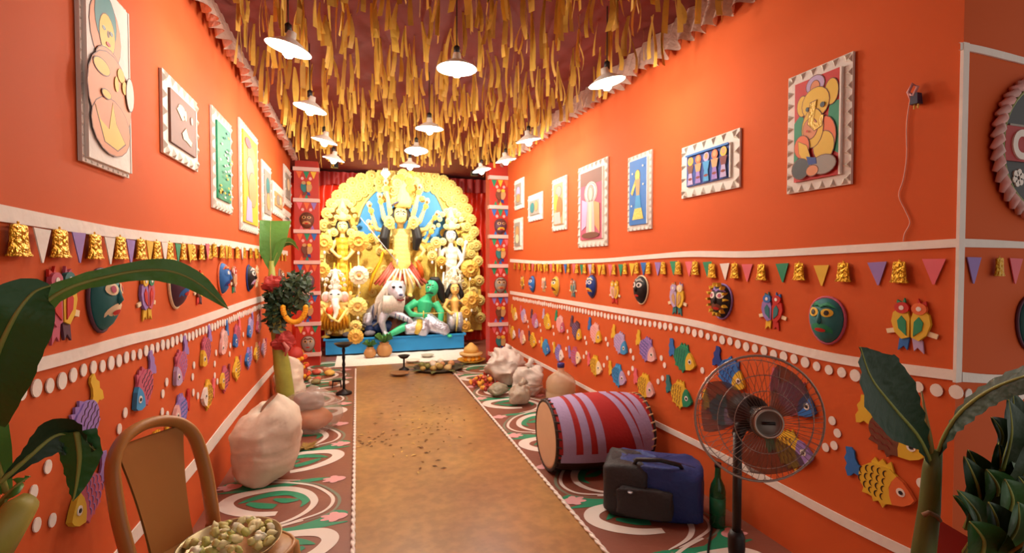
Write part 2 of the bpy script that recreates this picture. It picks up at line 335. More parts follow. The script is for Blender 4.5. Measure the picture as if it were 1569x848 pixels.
FR = [  # right wall: u, v, body, head, tail, lines, rot, waves, label
 (1352, 740, 'yellow', 'orange', 'blue', 'black', 6, 0, 'large yellow scaled fish with orange head and blue tail on the right wall'),
 (1368, 666, 'brown', 'yellow', 'yellow', 'dark red', 20, 1, 'brown fish with yellow head behind the banana leaf on the right wall'),
 (1218, 610, 'rose', 'blue', 'rose', 'purple', 18, 1, 'rose fish with blue head behind the right of the fan'),
 (1213, 690, 'yellow', 'purple', 'green', 'brown', -8, 0, 'yellow fish with purple head low behind the fan'),
 (1120, 572, 'blue', 'yellow', 'dark blue', 'dark blue', 25, 0, 'blue fish with yellow head behind the top of the fan'),
 (1106, 630, 'teal', 'lilac', 'yellow', 'dark blue', 4, 0, 'teal fish with yellow tail behind the left of the fan'),
 (1048, 549, 'green', 'yellow', 'blue', 'teal', 12, 0, 'dark green scaled fish with yellow head left of the fan'),
 (1043, 605, 'yellow', 'green', 'teal', 'brown', 8, 0, 'yellow scaled fish with green head left of the fan'),
 (992, 536, 'purple', 'pale pink', 'yellow', 'dark blue', 22, 1, 'purple fish with pale pink head and yellow tail on the right wall'),
 (989, 592, 'yellow', 'pale pink', 'pink', 'brown', 10, 0, 'yellow fish with pale pink head above the drum'),
 (951, 526, 'lilac', 'sky', 'yellow', 'purple', 26, 1, 'lilac fish with sky blue head and yellow tail on the right wall'),
 (948, 576, 'sky', 'lilac', 'yellow', 'dark blue', 6, 0, 'sky blue fish with lilac head above the drum'),
 (913, 511, 'pale pink', 'yellow', 'blue', 'pink', 22, 1, 'pale pink fish with yellow head and blue tail on the right wall'),
 (913, 561, 'yellow', 'cream', 'pink', 'brown', 6, 0, 'yellow fish with cream head above the left end of the drum'),
 (884, 507, 'plum', 'yellow', 'plum', 'purple', 26, 1, 'plum fish with yellow head in the upper row of the right wall'),
 (882, 547, 'rose', 'cream', 'purple', 'purple', 0, 1, 'rose fish with cream head in the lower row of the right wall'),
 (859, 497, 'pale pink', 'rose', 'green', 'pink', 26, 1, 'pale pink fish with green tail in the upper row of the right wall'),
 (857, 542, 'purple', 'white', 'yellow', 'blue', 8, 1, 'purple fish with white head just above the water jar'),
 (839, 493, 'yellow', 'yellow', 'lilac', 'brown', 24, 1, 'small all yellow fish in the upper row of the far right wall'),
 (837, 533, 'sky', 'blue', 'yellow', 'blue', 8, 1, 'small blue fish with yellow tail in the lower row of the far right wall'),
 (820, 492, 'rose', 'lilac', 'plum', 'purple', 24, 1, 'small rose and lilac fish in the upper row of the far right wall'),
 (817, 522, 'yellow', 'yellow', 'plum', 'brown', 8, 1, 'small yellow fish with plum tail in the lower row of the far right wall'),
 (803, 485, 'lilac', 'pale pink', 'pink', 'purple', 20, 1, 'small lilac fish second from the end of the upper right row'),
 (801, 518, 'pale pink', 'cream', 'purple', 'pink', 8, 1, 'small pale pink fish second from the end of the lower right row'),
 (789, 482, 'yellow', 'cream', 'yellow', 'tan', 20, 1, 'farthest yellow fish of the upper row on the right wall'),
 (786, 511, 'yellow', 'white', 'tan', 'tan', 8, 1, 'farthest yellow fish of the lower row on the right wall')]
FL = [
 (126, 651, 'purple', 'sky', 'yellow', 'plum', -42, 1, 'purple fish with blue head and yellow tail behind the small banana leaf'),
 (130, 762, 'rose', 'yellow', 'purple', 'purple', -14, 0, 'rose scaled fish with yellow head low on the left wall'),
 (217, 594, 'rose', 'sky', 'purple', 'plum', -32, 1, 'rose fish with blue head above the plastic chair'),
 (274, 632, 'purple', 'pale pink', 'red', 'blue', -4, 1, 'purple fish with pale pink head right of the chair back'),
 (237, 692, 'yellow', 'cream', 'yellow', 'brown', 0, 0, 'yellow fish seen through the slot of the chair back'),
 (274, 562, 'rose', 'lilac', 'purple', 'purple', -36, 1, 'rose fish with lilac head in the upper row of the left wall'),
 (316, 606, 'yellow', 'white', 'pink', 'brown', 4, 0, 'yellow scaled fish with white head in the lower row of the left wall'),
 (313, 538, 'rose', 'yellow', 'purple', 'plum', -34, 1, 'rose fish with yellow head in the upper row of the left wall'),
 (342, 582, 'rose', 'yellow', 'dark red', 'plum', 0, 1, 'rose fish with yellow head in the lower row of the left wall'),
 (341, 524, 'pale pink', 'pale pink', 'blue', 'grey', -28, 1, 'pale pink fish with blue tail in the upper row of the left wall'),
 (361, 566, 'yellow', 'yellow', 'rose', 'brown', 0, 1, 'yellow fish with rose tail in the lower row of the left wall'),
 (361, 515, 'rose', 'blue', 'pink', 'plum', -28, 1, 'rose fish with blue head in the far upper row of the left wall'),
 (379, 550, 'purple', 'blue', 'lilac', 'blue', 0, 1, 'blue and purple fish in the far lower row of the left wall'),
 (382, 503, 'lilac', 'blue', 'purple', 'blue', -22, 1, 'lilac fish with blue head in the far upper row of the left wall'),
 (392, 541, 'tan', 'yellow', 'pink', 'brown', 0, 1, 'tan and yellow fish in the far lower row of the left wall'),
 (395, 497, 'pale pink', 'rose', 'pink', 'rose', -18, 1, 'pale pink fish beside the banana tree in the upper left row'),
 (403, 534, 'pale pink', 'lilac', 'rose', 'rose', 0, 1, 'pale pink and lilac fish beside the banana tree in the lower left row')]
for (u, v, b_, h_, t_, l_, r_, w_, lab) in FR: fish('R', u, v, b_, h_, t_, l_, r_, lab, .95, w_)
for (u, v, b_, h_, t_, l_, r_, w_, lab) in FL: fish('L', u, v, b_, h_, t_, l_, r_, lab, .88, w_)

# ---- painted clay masks and twin bird ornaments
def dome(rx=.08, rz=.1, d=.052, n=20, k=7):
    mb = MB(); vs = []; fs = []
    for i in range(k):
        t = PI / 2 * i / (k - 1); rr = math.cos(t)
        for j in range(n):
            q = 2 * PI * j / n; vs.append((rx * rr * math.cos(q), -d * math.sin(t) if i else 0, rz * rr * math.sin(q) * (1 - .12 * math.sin(q))))
    for i in range(k - 1):
        for j in range(n): fs.append((i * n + j, (i + 1) * n + j, (i + 1) * n + (j + 1) % n, i * n + (j + 1) % n))
    fs.append(tuple(range(n))); return mb.add(vs, fs)
MSHELL = dome().mesh('shell', None, True)
def onDome(x, z, e=.002, rx=.08, rz=.1, d=.052):
    s = 1 - (x / rx) ** 2 - (z / rz) ** 2
    return -d * math.sqrt(max(0, s)) - e
def patch(poly, e, th=.002, k=1):
    """polygon wrapped on the dome as a centre fan"""
    mb = MB(); n = len(poly); cx = sum(p[0] for p in poly) / n; cz = sum(p[1] for p in poly) / n
    vs = [(cx, onDome(cx, cz, e), cz)]
    for r in (.35, .7, 1.):
        for x, z in poly: X, Z = cx + (x - cx) * r, cz + (z - cz) * r; vs.append((X, onDome(X, Z, e), Z))
    fs = [(0, 1 + (i + 1) % n, 1 + i) for i in range(n)]
    for ring in range(2):
        o1 = 1 + ring * n; o2 = o1 + n
        for i in range(n): fs.append((o1 + i, o1 + (i + 1) % n, o2 + (i + 1) % n, o2 + i))
    return mb.add(vs, fs)
MP = {'eye_white': patch(ellp(-.03, .025, .026, .020, 14), .003).mesh('eye_white', None, True), 'iris': patch(ellp(-.03, .025, .011, .012, 12), .005).mesh('iris', None, True),
      'eye_white2': patch(ellp(.032, .025, .024, .018, 14), .003).mesh('eye_white', None, True), 'iris2': patch(ellp(.032, .025, .010, .011, 12), .005).mesh('iris', None, True),
      'cheek': patch(ellp(0, -.052, .05, .03, 16), .002).mesh('lower_face', None, True), 'brow': patch([(-.062, .045), (-.03, .072), (0, .06), (.03, .072), (.062, .045), (.03, .055), (0, .045), (-.03, .055)], .003).mesh('brow', None, True),
      'nose': MB().tube([(0, onDome(0, .03, -.002), .03), (0, onDome(0, -.01, .003), -.012), (0, onDome(0, -.03, 0), -.026)], [.005, .011, .004], 8).mesh('nose', None, True),
      'mouth': patch(ellp(0, -.052, .026, .009, 12), .004).mesh('mouth', None, True)}
rimmb = MB(); rimmb.tube([(.083 * math.cos(2 * PI * i / 24), -.004, .102 * math.sin(2 * PI * i / 24) * (1 - .12 * math.sin(2 * PI * i / 24))) for i in range(24)], .006, 6, closed=True)
MP['rim'] = rimmb.mesh('rim', None, True)
th_ = MB()
for i in range(14):
    q = 2 * PI * i / 14; c, s_ = math.cos(q), math.sin(q); th_.slab([(.062 * c - .008 * s_, .078 * s_ + .008 * c), (.062 * c + .008 * s_, .078 * s_ - .008 * c), (.082 * c, .100 * s_)], -.024, .03)
MP['ray_band'] = th_.mesh('ray_band')
def mask_parts(par, shell, low, ec, ic, brow, rim, rays=None, x=0, z=0, sc=1.):
    yo = -.026 if z else 0
    def a(k, nm, c): inst(MP[k], nm, CN[c], par, (x, yo, z), 0, sc)
    inst(MSHELL, 'shell', CN[shell], par, (x, yo, z), 0, sc)
    a('cheek', 'lower_face', low); a('brow', 'brow', brow); a('nose', 'nose', shell); a('mouth', 'mouth', 'red'); a('rim', 'rim', rim)
    for q in ('', '2'): a('eye_white' + q, 'eye_white', ec); a('iris' + q, 'iris', ic)
    if rays: a('ray_band', 'ray_band', rays)
def mask(w_, u, v, label, *a, sc=1., tilt=0):
    t = thing('painted_mask', label, 'mask', onW(w_, u, v) + NRM[w_] * .002, ROT[w_], 'painted clay masks on the walls'); t.rotation_euler.y = tilt
    t.scale = (sc, sc, sc); mask_parts(t, *a)
mask('R', 1269, 487, 'teal and rose painted mask with green jewels, largest on right wall', 'teal', 'green', 'yellow', 'black', 'green', 'rose', sc=1.02)
mask('R', 1107, 459, 'black mask ringed with yellow rays on the right wall', 'black', 'brown', 'white', 'rose', 'purple', 'purple', 'yellow', sc=.98)
mask('R', 984, 442, 'black mask with white swirl eyes on the right wall', 'black', 'black', 'white', 'black', 'grey', 'cream', sc=1.02)
mask('R', 908, 437, 'dark blue mask with a yellow chin on the right wall', 'dark blue', 'yellow', 'white', 'dark blue', 'cream', 'plum', sc=.98)
mask('R', 853, 437, 'yellow mask with dark markings on the far right wall', 'yellow', 'brown', 'white', 'black', 'brown', 'tan', sc=.98)
mask('R', 817, 434, 'small blue and lilac mask on the far right wall', 'blue', 'lilac', 'white', 'black', 'dark red', 'plum', sc=.95)
mask('N', 1577, 490, 'teal mask cut off at the right edge past the corner', 'teal', 'green', 'yellow', 'black', 'plum', 'plum', sc=1.)
mask('L', 152, 455, 'large dark green mask with cream face and diamond mouth on left wall', 'teal', 'cream', 'cream', 'rose', 'yellow', 'plum', sc=1.05)
mask('L', 267, 432, 'plum mask with a bright blue cheek under the leaf arch', 'plum', 'blue', 'blue', 'white', 'plum', 'cream', sc=1.12)
mask('L', 338, 424, 'blue mask with orange rim on the left wall', 'blue', 'dark blue', 'blue', 'white', 'orange', 'orange', sc=1.02)
mask('L', 380, 424, 'black and white mask with stripes on the far left wall', 'black', 'lilac', 'white', 'black', 'white', 'dark blue', sc=1.02)
mask('L', 428, 424, 'small dark mask behind the banana tree on the left wall', 'brown', 'tan', 'white', 'black', 'tan', 'grey', sc=.95)

def twin_shapes():
    out = {}
    def both(n, poly, y0, th):
        for sg, k in ((1, ''), (-1, '2')): out[n + k] = MB().slab([(x * sg, z) for x, z in poly], y0, th).mesh(n)
    both('bird_body', [(.004, -.05), (.002, .02), (.012, .055), (.035, .062), (.062, .04), (.068, .005), (.055, -.035), (.03, -.06)], 0, .022)
    both('wing', [(.012, -.045), (.014, .01), (.03, .03), (.045, .01), (.04, -.02)], -.022, .005)
    both('bird_head', ellp(.03, .06, .026, .022, 14), -.006, .022)
    both('eye', ellp(.03, .06, .009, .009, 10), -.028, .003)
    both('tail', [(.004, -.05), (.012, -.10), (.024, -.085), (.045, -.105), (.04, -.06), (.02, -.045)], 0, .012)
    both('crest', [(.02, .075), (.024, .098), (.032, .08), (.05, .09), (.052, .07), (.04, .07)], 0, .014)
    both('foot', [(.06, -.02), (.09, -.028), (.085, -.045), (.055, -.038)], 0, .012); return out
TW = twin_shapes()
def twin_parts(par, b1, b2, wing, h1, h2, t1, t2, x=0, z=0, sc=1.):
    def a(k, nm, c): inst(TW[k], nm, CN[c], par, (x, 0, z), 0, sc)
    a('bird_body', 'bird_body', b2); a('bird_body2', 'bird_body', b1); a('wing', 'wing', wing); a('wing2', 'wing', wing)
    a('bird_head', 'bird_head', h2); a('bird_head2', 'bird_head', h1); a('eye', 'eye', 'white'); a('eye2', 'eye', 'white')
    a('tail', 'tail', t2); a('tail2', 'tail', t1); a('crest', 'crest', h1); a('crest2', 'crest', wing); a('foot', 'foot', 'cream'); a('foot2', 'foot', 'cream')
def twin(w_, u, v, label, *a, sc=1.):
    t = thing('twin_bird_ornament', label, 'wall ornament', onW(w_, u, v) + NRM[w_] * .002, ROT[w_], 'twin bird ornaments on the walls'); t.scale = (sc, sc * .5, sc); twin_parts(t, *a)
twin('R', 1398, 497, 'twin bird ornament with red and orange heads, green wings, nearest on right wall', 'yellow', 'yellow', 'green', 'red', 'orange', 'blue', 'lilac')
twin('R', 1185, 476, 'twin bird ornament in purple and red between black and teal masks', 'purple', 'red', 'teal', 'blue', 'red', 'yellow', 'red', sc=.95)
twin('R', 1039, 457, 'twin bird ornament in lilac and gold with teal tails on right wall', 'lilac', 'yellow', 'tan', 'lilac', 'cream', 'teal', 'teal', sc=1.08)
twin('R', 943, 447, 'twin bird ornament in pink and yellow between dark masks', 'pale pink', 'yellow', 'tan', 'yellow', 'yellow', 'red', 'red', sc=.98)
twin('R', 879, 441, 'small grey and tan twin bird ornament on the far right wall', 'tan', 'grey', 'teal', 'orange', 'grey', 'grey', 'teal', sc=.9)
twin('R', 834, 436, 'small pale twin bird ornament on the far right wall', 'pale pink', 'grey', 'tan', 'cream', 'cream', 'tan', 'tan', sc=.85)
twin('R', 801, 433, 'small yellow twin bird ornament near the right column', 'yellow', 'yellow', 'brown', 'tan', 'yellow', 'tan', 'brown', sc=.85)
twin('L', 88, 465, 'yellow and teal twin bird ornament half behind the banana leaf', 'rose', 'yellow', 'red', 'rose', 'teal', 'rose', 'plum', sc=1.12)
twin('L', 222, 453, 'purple and rose twin bird ornament with yellow tails on left wall', 'purple', 'rose', 'red', 'yellow', 'green', 'yellow', 'yellow', sc=1.)
twin('L', 303, 440, 'small twin bird ornament behind the arching leaf on the left wall', 'brown', 'yellow', 'tan', 'red', 'yellow', 'red', 'plum', sc=.95)
twin('L', 357, 428, 'small orange and tan twin bird ornament on the far left wall', 'brown', 'pale pink', 'tan', 'pale pink', 'red', 'green', 'grey', sc=.95)
twin('L', 392, 423, 'cream twin bird ornament beside the banana tree on the left wall', 'cream', 'cream', 'orange', 'cream', 'tan', 'cream', 'cream', sc=.95)

# ---- framed pictures
def picture(w_, bl, tr, label, panel, shapes, frame=.14, teeth='in', roll=0.):
    A = onW(w_, *bl); B = onW(w_, *tr)
    W = (A - B).xy.length; H = abs(B.z - A.z); c = (A + B) / 2; c.z = min(A.z, B.z)
    t = thing('framed_picture', label, 'picture', c + NRM[w_] * .002, ROT[w_], 'pictures hung on the walls'); t.rotation_euler.y = roll
    MB().box((0, -.006, H / 2), (W, .012, H)).build('mount_board', mat((222, 216, 206), .7, bump=.1), t)
    fw = frame * W; pw, ph = W - 2 * fw, H - 2 * fw
    MB().box((0, -.017, H / 2), (pw, .012, ph)).build('picture_panel', CN[panel], t)
    MB().box((pw / 2 + .004, -.018, H / 2), (.008, .014, ph)).build('panel_edge', WHITE, t)
    # triangular foam teeth round the border
    tm = MB().add([(-.35, -.001, 0), (.35, -.001, 0), (0, -.001, .7), (0, -.22, .2)], [(0, 1, 3), (1, 2, 3), (2, 0, 3), (0, 2, 1)]).mesh('border_tooth', mat((206, 198, 184), .7))
    nx = max(3, int(W / max(fw, .03) * .9)); nz = max(3, int(H / max(fw, .03) * .9))
    for k in range(nx):
        x = -W / 2 + W * (k + .5) / nx
        for z, ry in ((.002, 0), (H - .002, PI)): o = inst(tm, 'border_tooth', None, t, (x, -.012, z), 0, fw); o.rotation_euler = (0, ry, 0)
    for k in range(nz):
        z = H * (k + .5) / nz
        for x, ry in ((-W / 2 + .002, PI / 2), (W / 2 - .002, -PI / 2)): o = inst(tm, 'border_tooth', None, t, (x, -.012, z), 0, fw); o.rotation_euler = (0, ry, 0)
    ms = []; mb = MB(); y = -.023
    for s_ in shapes:
        if s_[0] == 'e':
            poly = ellp(s_[1] * pw, H / 2 + s_[2] * ph, s_[3] * pw, s_[4] * ph, 18)
            if W > .2 and s_[3] > .09:
                if 'brown' not in ms: ms.append('brown')
                mb.slab(ellp(s_[1] * pw, H / 2 + s_[2] * ph, s_[3] * pw + .0035, s_[4] * ph + .0035, 18), y, .0012, ms.index('brown')); y -= .0003
        else:
            poly = [(x * pw, H / 2 + z * ph) for x, z in s_[1]]
            if W > .2 and len(poly) > 4:
                if 'brown' not in ms: ms.append('brown')
                ax_, az_ = sum(p[0] for p in poly) / len(poly), sum(p[1] for p in poly) / len(poly)
                mb.slab([(ax_ + (p[0] - ax_) * 1.07, az_ + (p[1] - az_) * 1.05) for p in poly], y, .0012, ms.index('brown')); y -= .0003
        if s_[-1] not in ms: ms.append(s_[-1])
        mb.slab(poly, y, .0012, ms.index(s_[-1])); y -= .0004
    mb.build('painted_figure', [CN[m] for m in ms], t); return t
elephant = [('p', [(-.5, -.3), (-.5, .1), (-.3, .2), (-.2, -.2)], 'green'), ('p', [(.5, -.3), (.5, .2), (.3, .2), (.2, -.2)], 'green'),
  ('e', -.02, .42, .2, .09, 'lilac'), ('e', -.02, .39, .1, .07, 'skin'), ('e', .34, .3, .14, .12, 'yellow'), ('e', -.3, .25, .12, .10, 'yellow'),
  ('e', 0, .24, .3, .15, 'yellow'), ('e', .2, -.12, .25, .2, 'orange'), ('e', .2, -.2, .22, .14, 'yellow'), ('e', -.05, .0, .24, .19, 'yellow'), ('e', -.1, -.0, .16, .10, 'skin'),
  ('p', [(-.1, .25), (-.15, .05), (0, -.03), (.16, .0), (.2, .1), (.13, .1), (.08, .04), (0, .05), (-.02, .1), (.04, .26)], 'gold'),
  ('e', -.17, .2, .035, .022, 'black'), ('e', .17, .2, .05, .026, 'black'), ('e', -.28, -.16, .17, .11, 'orange'), ('p', [(-.36, -.1), (-.16, -.16), (-.02, -.36), (-.14, -.39), (-.34, -.22)], 'yellow'),
  ('e', -.3, -.38, .2, .1, 'black'), ('e', .22, -.38, .26, .09, 'grey'), ('e', -.02, -.42, .13, .05, 'skin'), ('p', [(-.16, -.27), (.06, -.3), (.08, -.36), (-.1, -.36)], 'dark blue'), ('e', -.15, -.02, .02, .012, 'red')]
picture('R', (1209, 298), (1311, 79), 'large framed painting of a seated yellow elephant-headed figure on right wall', 'red', elephant, .15)
five = []
for i in range(5):
    x = -.4 + .2 * i
    five += [('e', x, .28, .07, .14, ['yellow', 'orange', 'lilac', 'orange', 'yellow'][i]), ('e', x, .3, .04, .09, 'tan'), ('p', [(x - .08, .15), (x + .08, .15), (x + .05, -.1), (x - .05, -.1)], ['brown', 'tan', 'sky', 'tan', 'dark red'][i]),
             ('p', [(x - .04, -.1), (x + .04, -.1), (x + .07, -.46), (x - .07, -.46)], ['lilac', 'purple', 'sky', 'purple', 'lilac'][i]), ('e', x, -.28, .05, .04, 'dark red')]
picture('R', (1047, 305), (1137, 196), 'wide framed picture of five figures on blue ground, right wall', 'dark blue', five + [('p', [(-.5, .5), (.5, .5), (.5, .44), (-.5, .44)], 'blue')], .13)
picture('R', (964, 355), (1001, 229), 'tall framed picture of a golden standing figure on bright blue', 'blue',
  [('e', -.02, .25, .14, .09, 'gold'), ('p', [(-.14, .2), (.14, .2), (.1, -.05), (-.08, -.05)], 'tan'), ('p', [(-.1, -.05), (.14, -.05), (.2, -.25), (-.16, -.25)], 'sky'), ('p', [(-.16, -.25), (.22, -.25), (.34, -.42), (-.3, -.42)], 'gold'), ('p', [(-.4, 0), (-.14, .2), (-.1, .12), (-.3, -.04)], 'gold'), ('e', -.3, .3, .04, .016, 'white'), ('e', .32, .1, .04, .016, 'white'), ('e', .3, .38, .04, .016, 'white'), ('e', -.34, -.2, .04, .016, 'white')], .13)
picture('R', (888, 380), (933, 240), 'tall framed picture of a pale pink deity with halo', 'rose',
  [('p', [(-.5, .5), (.5, .5), (.5, .3), (-.5, .3)], 'brown'), ('e', 0, .18, .3, .16, 'pale pink'), ('e', 0, .18, .24, .13, 'white'), ('e', 0, .17, .16, .12, 'grey'), ('e', 0, .16, .08, .09, 'cream'), ('p', [(-.14, .05), (.14, .05), (.2, -.4), (-.2, -.4)], 'pale pink'), ('p', [(-.4, .1), (-.14, .05), (-.2, -.3), (-.42, -.36)], 'lilac'), ('p', [(.4, .0), (.14, .05), (.2, -.3), (.42, -.42)], 'tan'), ('p', [(-.06, .03), (.06, .03), (.06, -.42), (-.06, -.42)], 'cream'), ('e', 0, -.44, .4, .04, 'brown')], .12)
picture('R', (848, 355), (870, 268), 'narrow framed picture of an orange and grey figure on right wall', 'tan',
  [('e', .05, .3, .3, .13, 'grey'), ('e', -.2, .05, .25, .2, 'yellow'), ('e', .15, -.1, .3, .25, 'orange'), ('p', [(-.4, -.2), (.2, -.2), (.3, -.48), (-.4, -.48)], 'pale pink')], .16)
picture('R', (811, 341), (833, 293), 'small framed grey green picture on the far right wall', 'grey', [('e', -.2, 0, .2, .35, 'teal'), ('e', .2, .05, .16, .35, 'tan')], .15)
picture('R', (790, 323), (804, 271), 'upper of two narrow framed pictures beside the right column', 'grey', [('e', 0, .1, .3, .25, 'lilac'), ('e', 0, -.2, .3, .2, 'tan')], .16)
picture('R', (789, 384), (802, 333), 'lower of two narrow framed pictures beside the right column', 'grey', [('e', 0, .1, .3, .25, 'tan'), ('e', 0, -.2, .3, .2, 'cream')], .16)
lady = [('e', -.08, .25, .36, .2, 'skin'), ('e', -.08, .32, .25, .15, 'teal'), ('e', -.06, .24, .18, .115, 'yellow'), ('e', -.04, .25, .03, .02, 'brown'), ('e', -.14, .265, .04, .012, 'black'), ('e', .03, .265, .04, .012, 'black'), ('e', -.05, .19, .05, .012, 'red'), ('e', -.05, .07, .3, .09, 'skin'), ('e', -.02, -.1, .52, .24, 'skin'), ('e', -.02, -.28, .46, .16, 'skin'),
        ('p', [(-.4, -.2), (-.3, -.27), (-.1, -.3), (0, -.14), (.08, -.25), (.3, -.34), (.1, -.4), (-.2, -.38)], 'yellow'), ('e', -.24, .03, .18, .04, 'yellow'), ('e', .22, .06, .09, .04, 'yellow'), ('e', .1, -.01, .05, .045, 'yellow'), ('e', .3, .0, .06, .04, 'yellow'), ('e', -.16, -.11, .1, .022, 'yellow'), ('e', .44, -.02, .1, .1, 'white')]
picture('L', (118, 246), (186, 15), 'tall white board with a yellow faced seated lady, nearest on left wall', 'white', lady, .05)
picture('L', (245, 233), (297, 157), 'square framed brown relief with white swirling figures on left wall', 'brown', [('e', -.1, .25, .14, .1, 'pale pink'), ('e', .05, .2, .04, .1, 'cream'), ('p', [(-.1, -.2), (.05, -.05), (.15, -.2), (.3, -.25), (.25, -.35), (.05, -.3), (-.05, -.3)], 'cream'), ('p', [(-.3, .2), (-.2, .3), (0, .1), (-.1, .05)], 'cream'), ('e', .3, .2, .05, .08, 'pale pink')], .13)
picture('L', (323, 318), (350, 192), 'narrow framed green panel speckled with white flecks on left wall', 'green', [('e', random.uniform(-.42, .42), random.uniform(-.46, .46), .07, .014, random.choice(['white', 'white', 'yellow', 'teal'])) for _ in range(40)], .15)
picture('L', (366, 352), (391, 213), 'tall framed yellow and pink picture with scalloped edge on left wall', 'yellow', [('e', .05, .3, .3, .1, 'skin'), ('e', -.05, .1, .28, .16, 'grey'), ('e', .1, -.1, .3, .2, 'tan'), ('p', [(-.4, -.48), (-.3, -.2), (0, -.25), (.05, -.48)], 'lilac'), ('e', -.2, .4, .2, .05, 'pink')], .10)
picture('L', (400, 337), (412, 258), 'narrow framed grey green picture above the banana tree', 'grey', [('e', 0, .15, .3, .2, 'teal'), ('e', .05, -.2, .3, .2, 'tan')], .16)
picture('L', (416, 327), (431, 291), 'small framed tan picture above the banana tree', 'tan', [('e', -.1, 0, .25, .35, 'grey'), ('e', .2, .05, .15, .3, 'cream')], .14)
picture('L', (434, 312), (443, 264), 'upper of two framed pictures beside the left column', 'grey', [('e', 0, .1, .3, .25, 'cream')], .16)
picture('L', (433, 345), (442, 326), 'lower of two framed pictures beside the left column', 'grey', [('e', 0, 0, .3, .3, 'teal')], .16)

# ---- round emblem past the corner, with lettering
c = onY(1583, 230, YN)
t = thing('round_emblem', 'round black emblem with braided pink rim and red lettered band', 'emblem', (c.x, YN - .003, c.z), 0)
R0 = .225
MB().slab(ellp(0, 0, .236, .236, 48), 0, .02).build('disc', BLACK, t)
for k in range(40):
    q = 2 * PI * k / 40; q2 = q + .22
    MB().tube([(.232 * math.cos(q), -.016, .232 * math.sin(q)), (.247 * math.cos((q + q2) / 2), -.024, .247 * math.sin((q + q2) / 2)), (.262 * math.cos(q2), -.010, .262 * math.sin(q2))], [.009, .017, .009], 6).build('braid_strand', CN['pale pink'] if k % 2 else mat((214, 176, 170), .6), t, True)
g = MB(); g.tube([(.224 * math.cos(2 * PI * i / 40), -.022, .224 * math.sin(2 * PI * i / 40)) for i in range(40)], .005, 6, closed=True); g.build('inner_ring', mat((140, 150, 90), .5), t, True)
bh = .062
MB().slab([(-.22, -bh + .005), (-.215, bh + .005), (.215, bh + .005), (.22, -bh + .005)], -.02, .005).build('red_band', mat((170, 34, 34), .6), t)
MB().slab([(-.196, bh + .005), (-.194, bh + .012), (.194, bh + .012), (.196, bh + .005)], -.02, .006).build('band_edge', GREY, t)
cv = bpy.data.curves.new('lettering', 'FONT'); cv.body = 'C'; cv.size = .135; cv.extrude = .003; cv.offset = .006; cv.align_x = 'CENTER'
cv.materials.append(WHITE); tmp = bpy.data.objects.new('lettering_curve', cv); COL.objects.link(tmp); dg = bpy.context.evaluated_depsgraph_get()
lme = bpy.data.meshes.new_from_object(tmp.evaluated_get(dg)); bpy.data.objects.remove(tmp)
lo = bpy.data.objects.new('lettering', lme); COL.objects.link(lo); lo.parent = t; lo.rotation_euler = (PI / 2, 0, 0); lo.location = (-.135, -.027, -.043);
for k in range(6):
    q = 2 * PI * k / 6 + .3; MB().slab(ellp(-.135 + .02 * math.cos(q), -.115 + .02 * math.sin(q), .013, .013, 10), -.02, .004).build('flower_petal', WHITE, t)
# ---- small tassel and cord on the right wall
c = onW('R', 1408, 148)
t = thing('hanging_plug', 'small dark plug with pink tape and cord hanging on right wall', 'electric plug', c + NRM['R'] * .02, ROT['R'])
MB().box((.004, 0, -.012), (.026, .03, .04), taper=.8).build('plug_body', mat((50, 44, 70), .4), t)
MB().tube([(-.012, 0, -.01), (-.02, -.006, .02), (-.004, -.008, .045), (.01, -.004, .03), (.0, -.01, .0), (-.014, -.004, .01)], .006, 6).build('tape_loop', mat((200, 140, 140), .6), t, True)
for s_ in (-1, 1): MB().tube([(.004 + s_ * .006, 0, -.03), (.004 + s_ * .006, 0, -.048)], .0028, 6).build('pin', GOLD, t)
pp = [onW('R', u, v) + NRM['R'] * .006 for u, v in [(1397, 150), (1391, 190), (1391, 240), (1386, 275), (1379, 300), (1390, 325), (1396, 342), (1388, 358), (1386, 370)]]
o = MB().tube(smooth_path(pp, 4), .0022, 5).build('thin_cord', mat((214, 150, 130), .6), t); o.matrix_parent_inverse = (Matrix.Translation(t.location) @ Matrix.Rotation(ROT['R'], 4, 'Z')).inverted()

# ================================================================== ceiling: frills, streamers, lamps
FRILLM = mat((212, 178, 160), .2, .2, .25, 12, .4, 40)
def frill(x, y0, y1, sg, label):
    n = int((y1 - y0) / .035); r = random.Random(int(x * 10) + 50); ph = [r.uniform(0, 6) for _ in range(5)]
    def fn(i, j):
        y = y0 + (y1 - y0) * i; k = i * n
        amp = .012 + .022 * j
        w_ = math.sin(k * 1.9 + ph[0] + .8 * math.sin(k * .31)) * amp + math.sin(k * .53 + ph[1]) * .012 * j
        return (x + sg * (.035 + .05 * j) + sg * w_, y, ZC - .005 - j * (.22 + .012 * math.sin(k * 1.9 + ph[2]) + .012 * math.sin(k * .41)))
    o = MB().grid(fn, n * 3, 5).build('ceiling_frill', FRILLM, None, True); return tag(o, label, 'frill')
frill(XL, -.4, 7.0, 1, 'shiny brownish pleated frill along the top of the left wall')
frill(XR, 1.0, 6.5, -1, 'shiny brownish pleated frill along the top of the right wall')
RIBM = mat((206, 162, 66), .55, 0, .18, 14)
RIBM2 = mat((184, 138, 56), .55, 0, .2, 14)
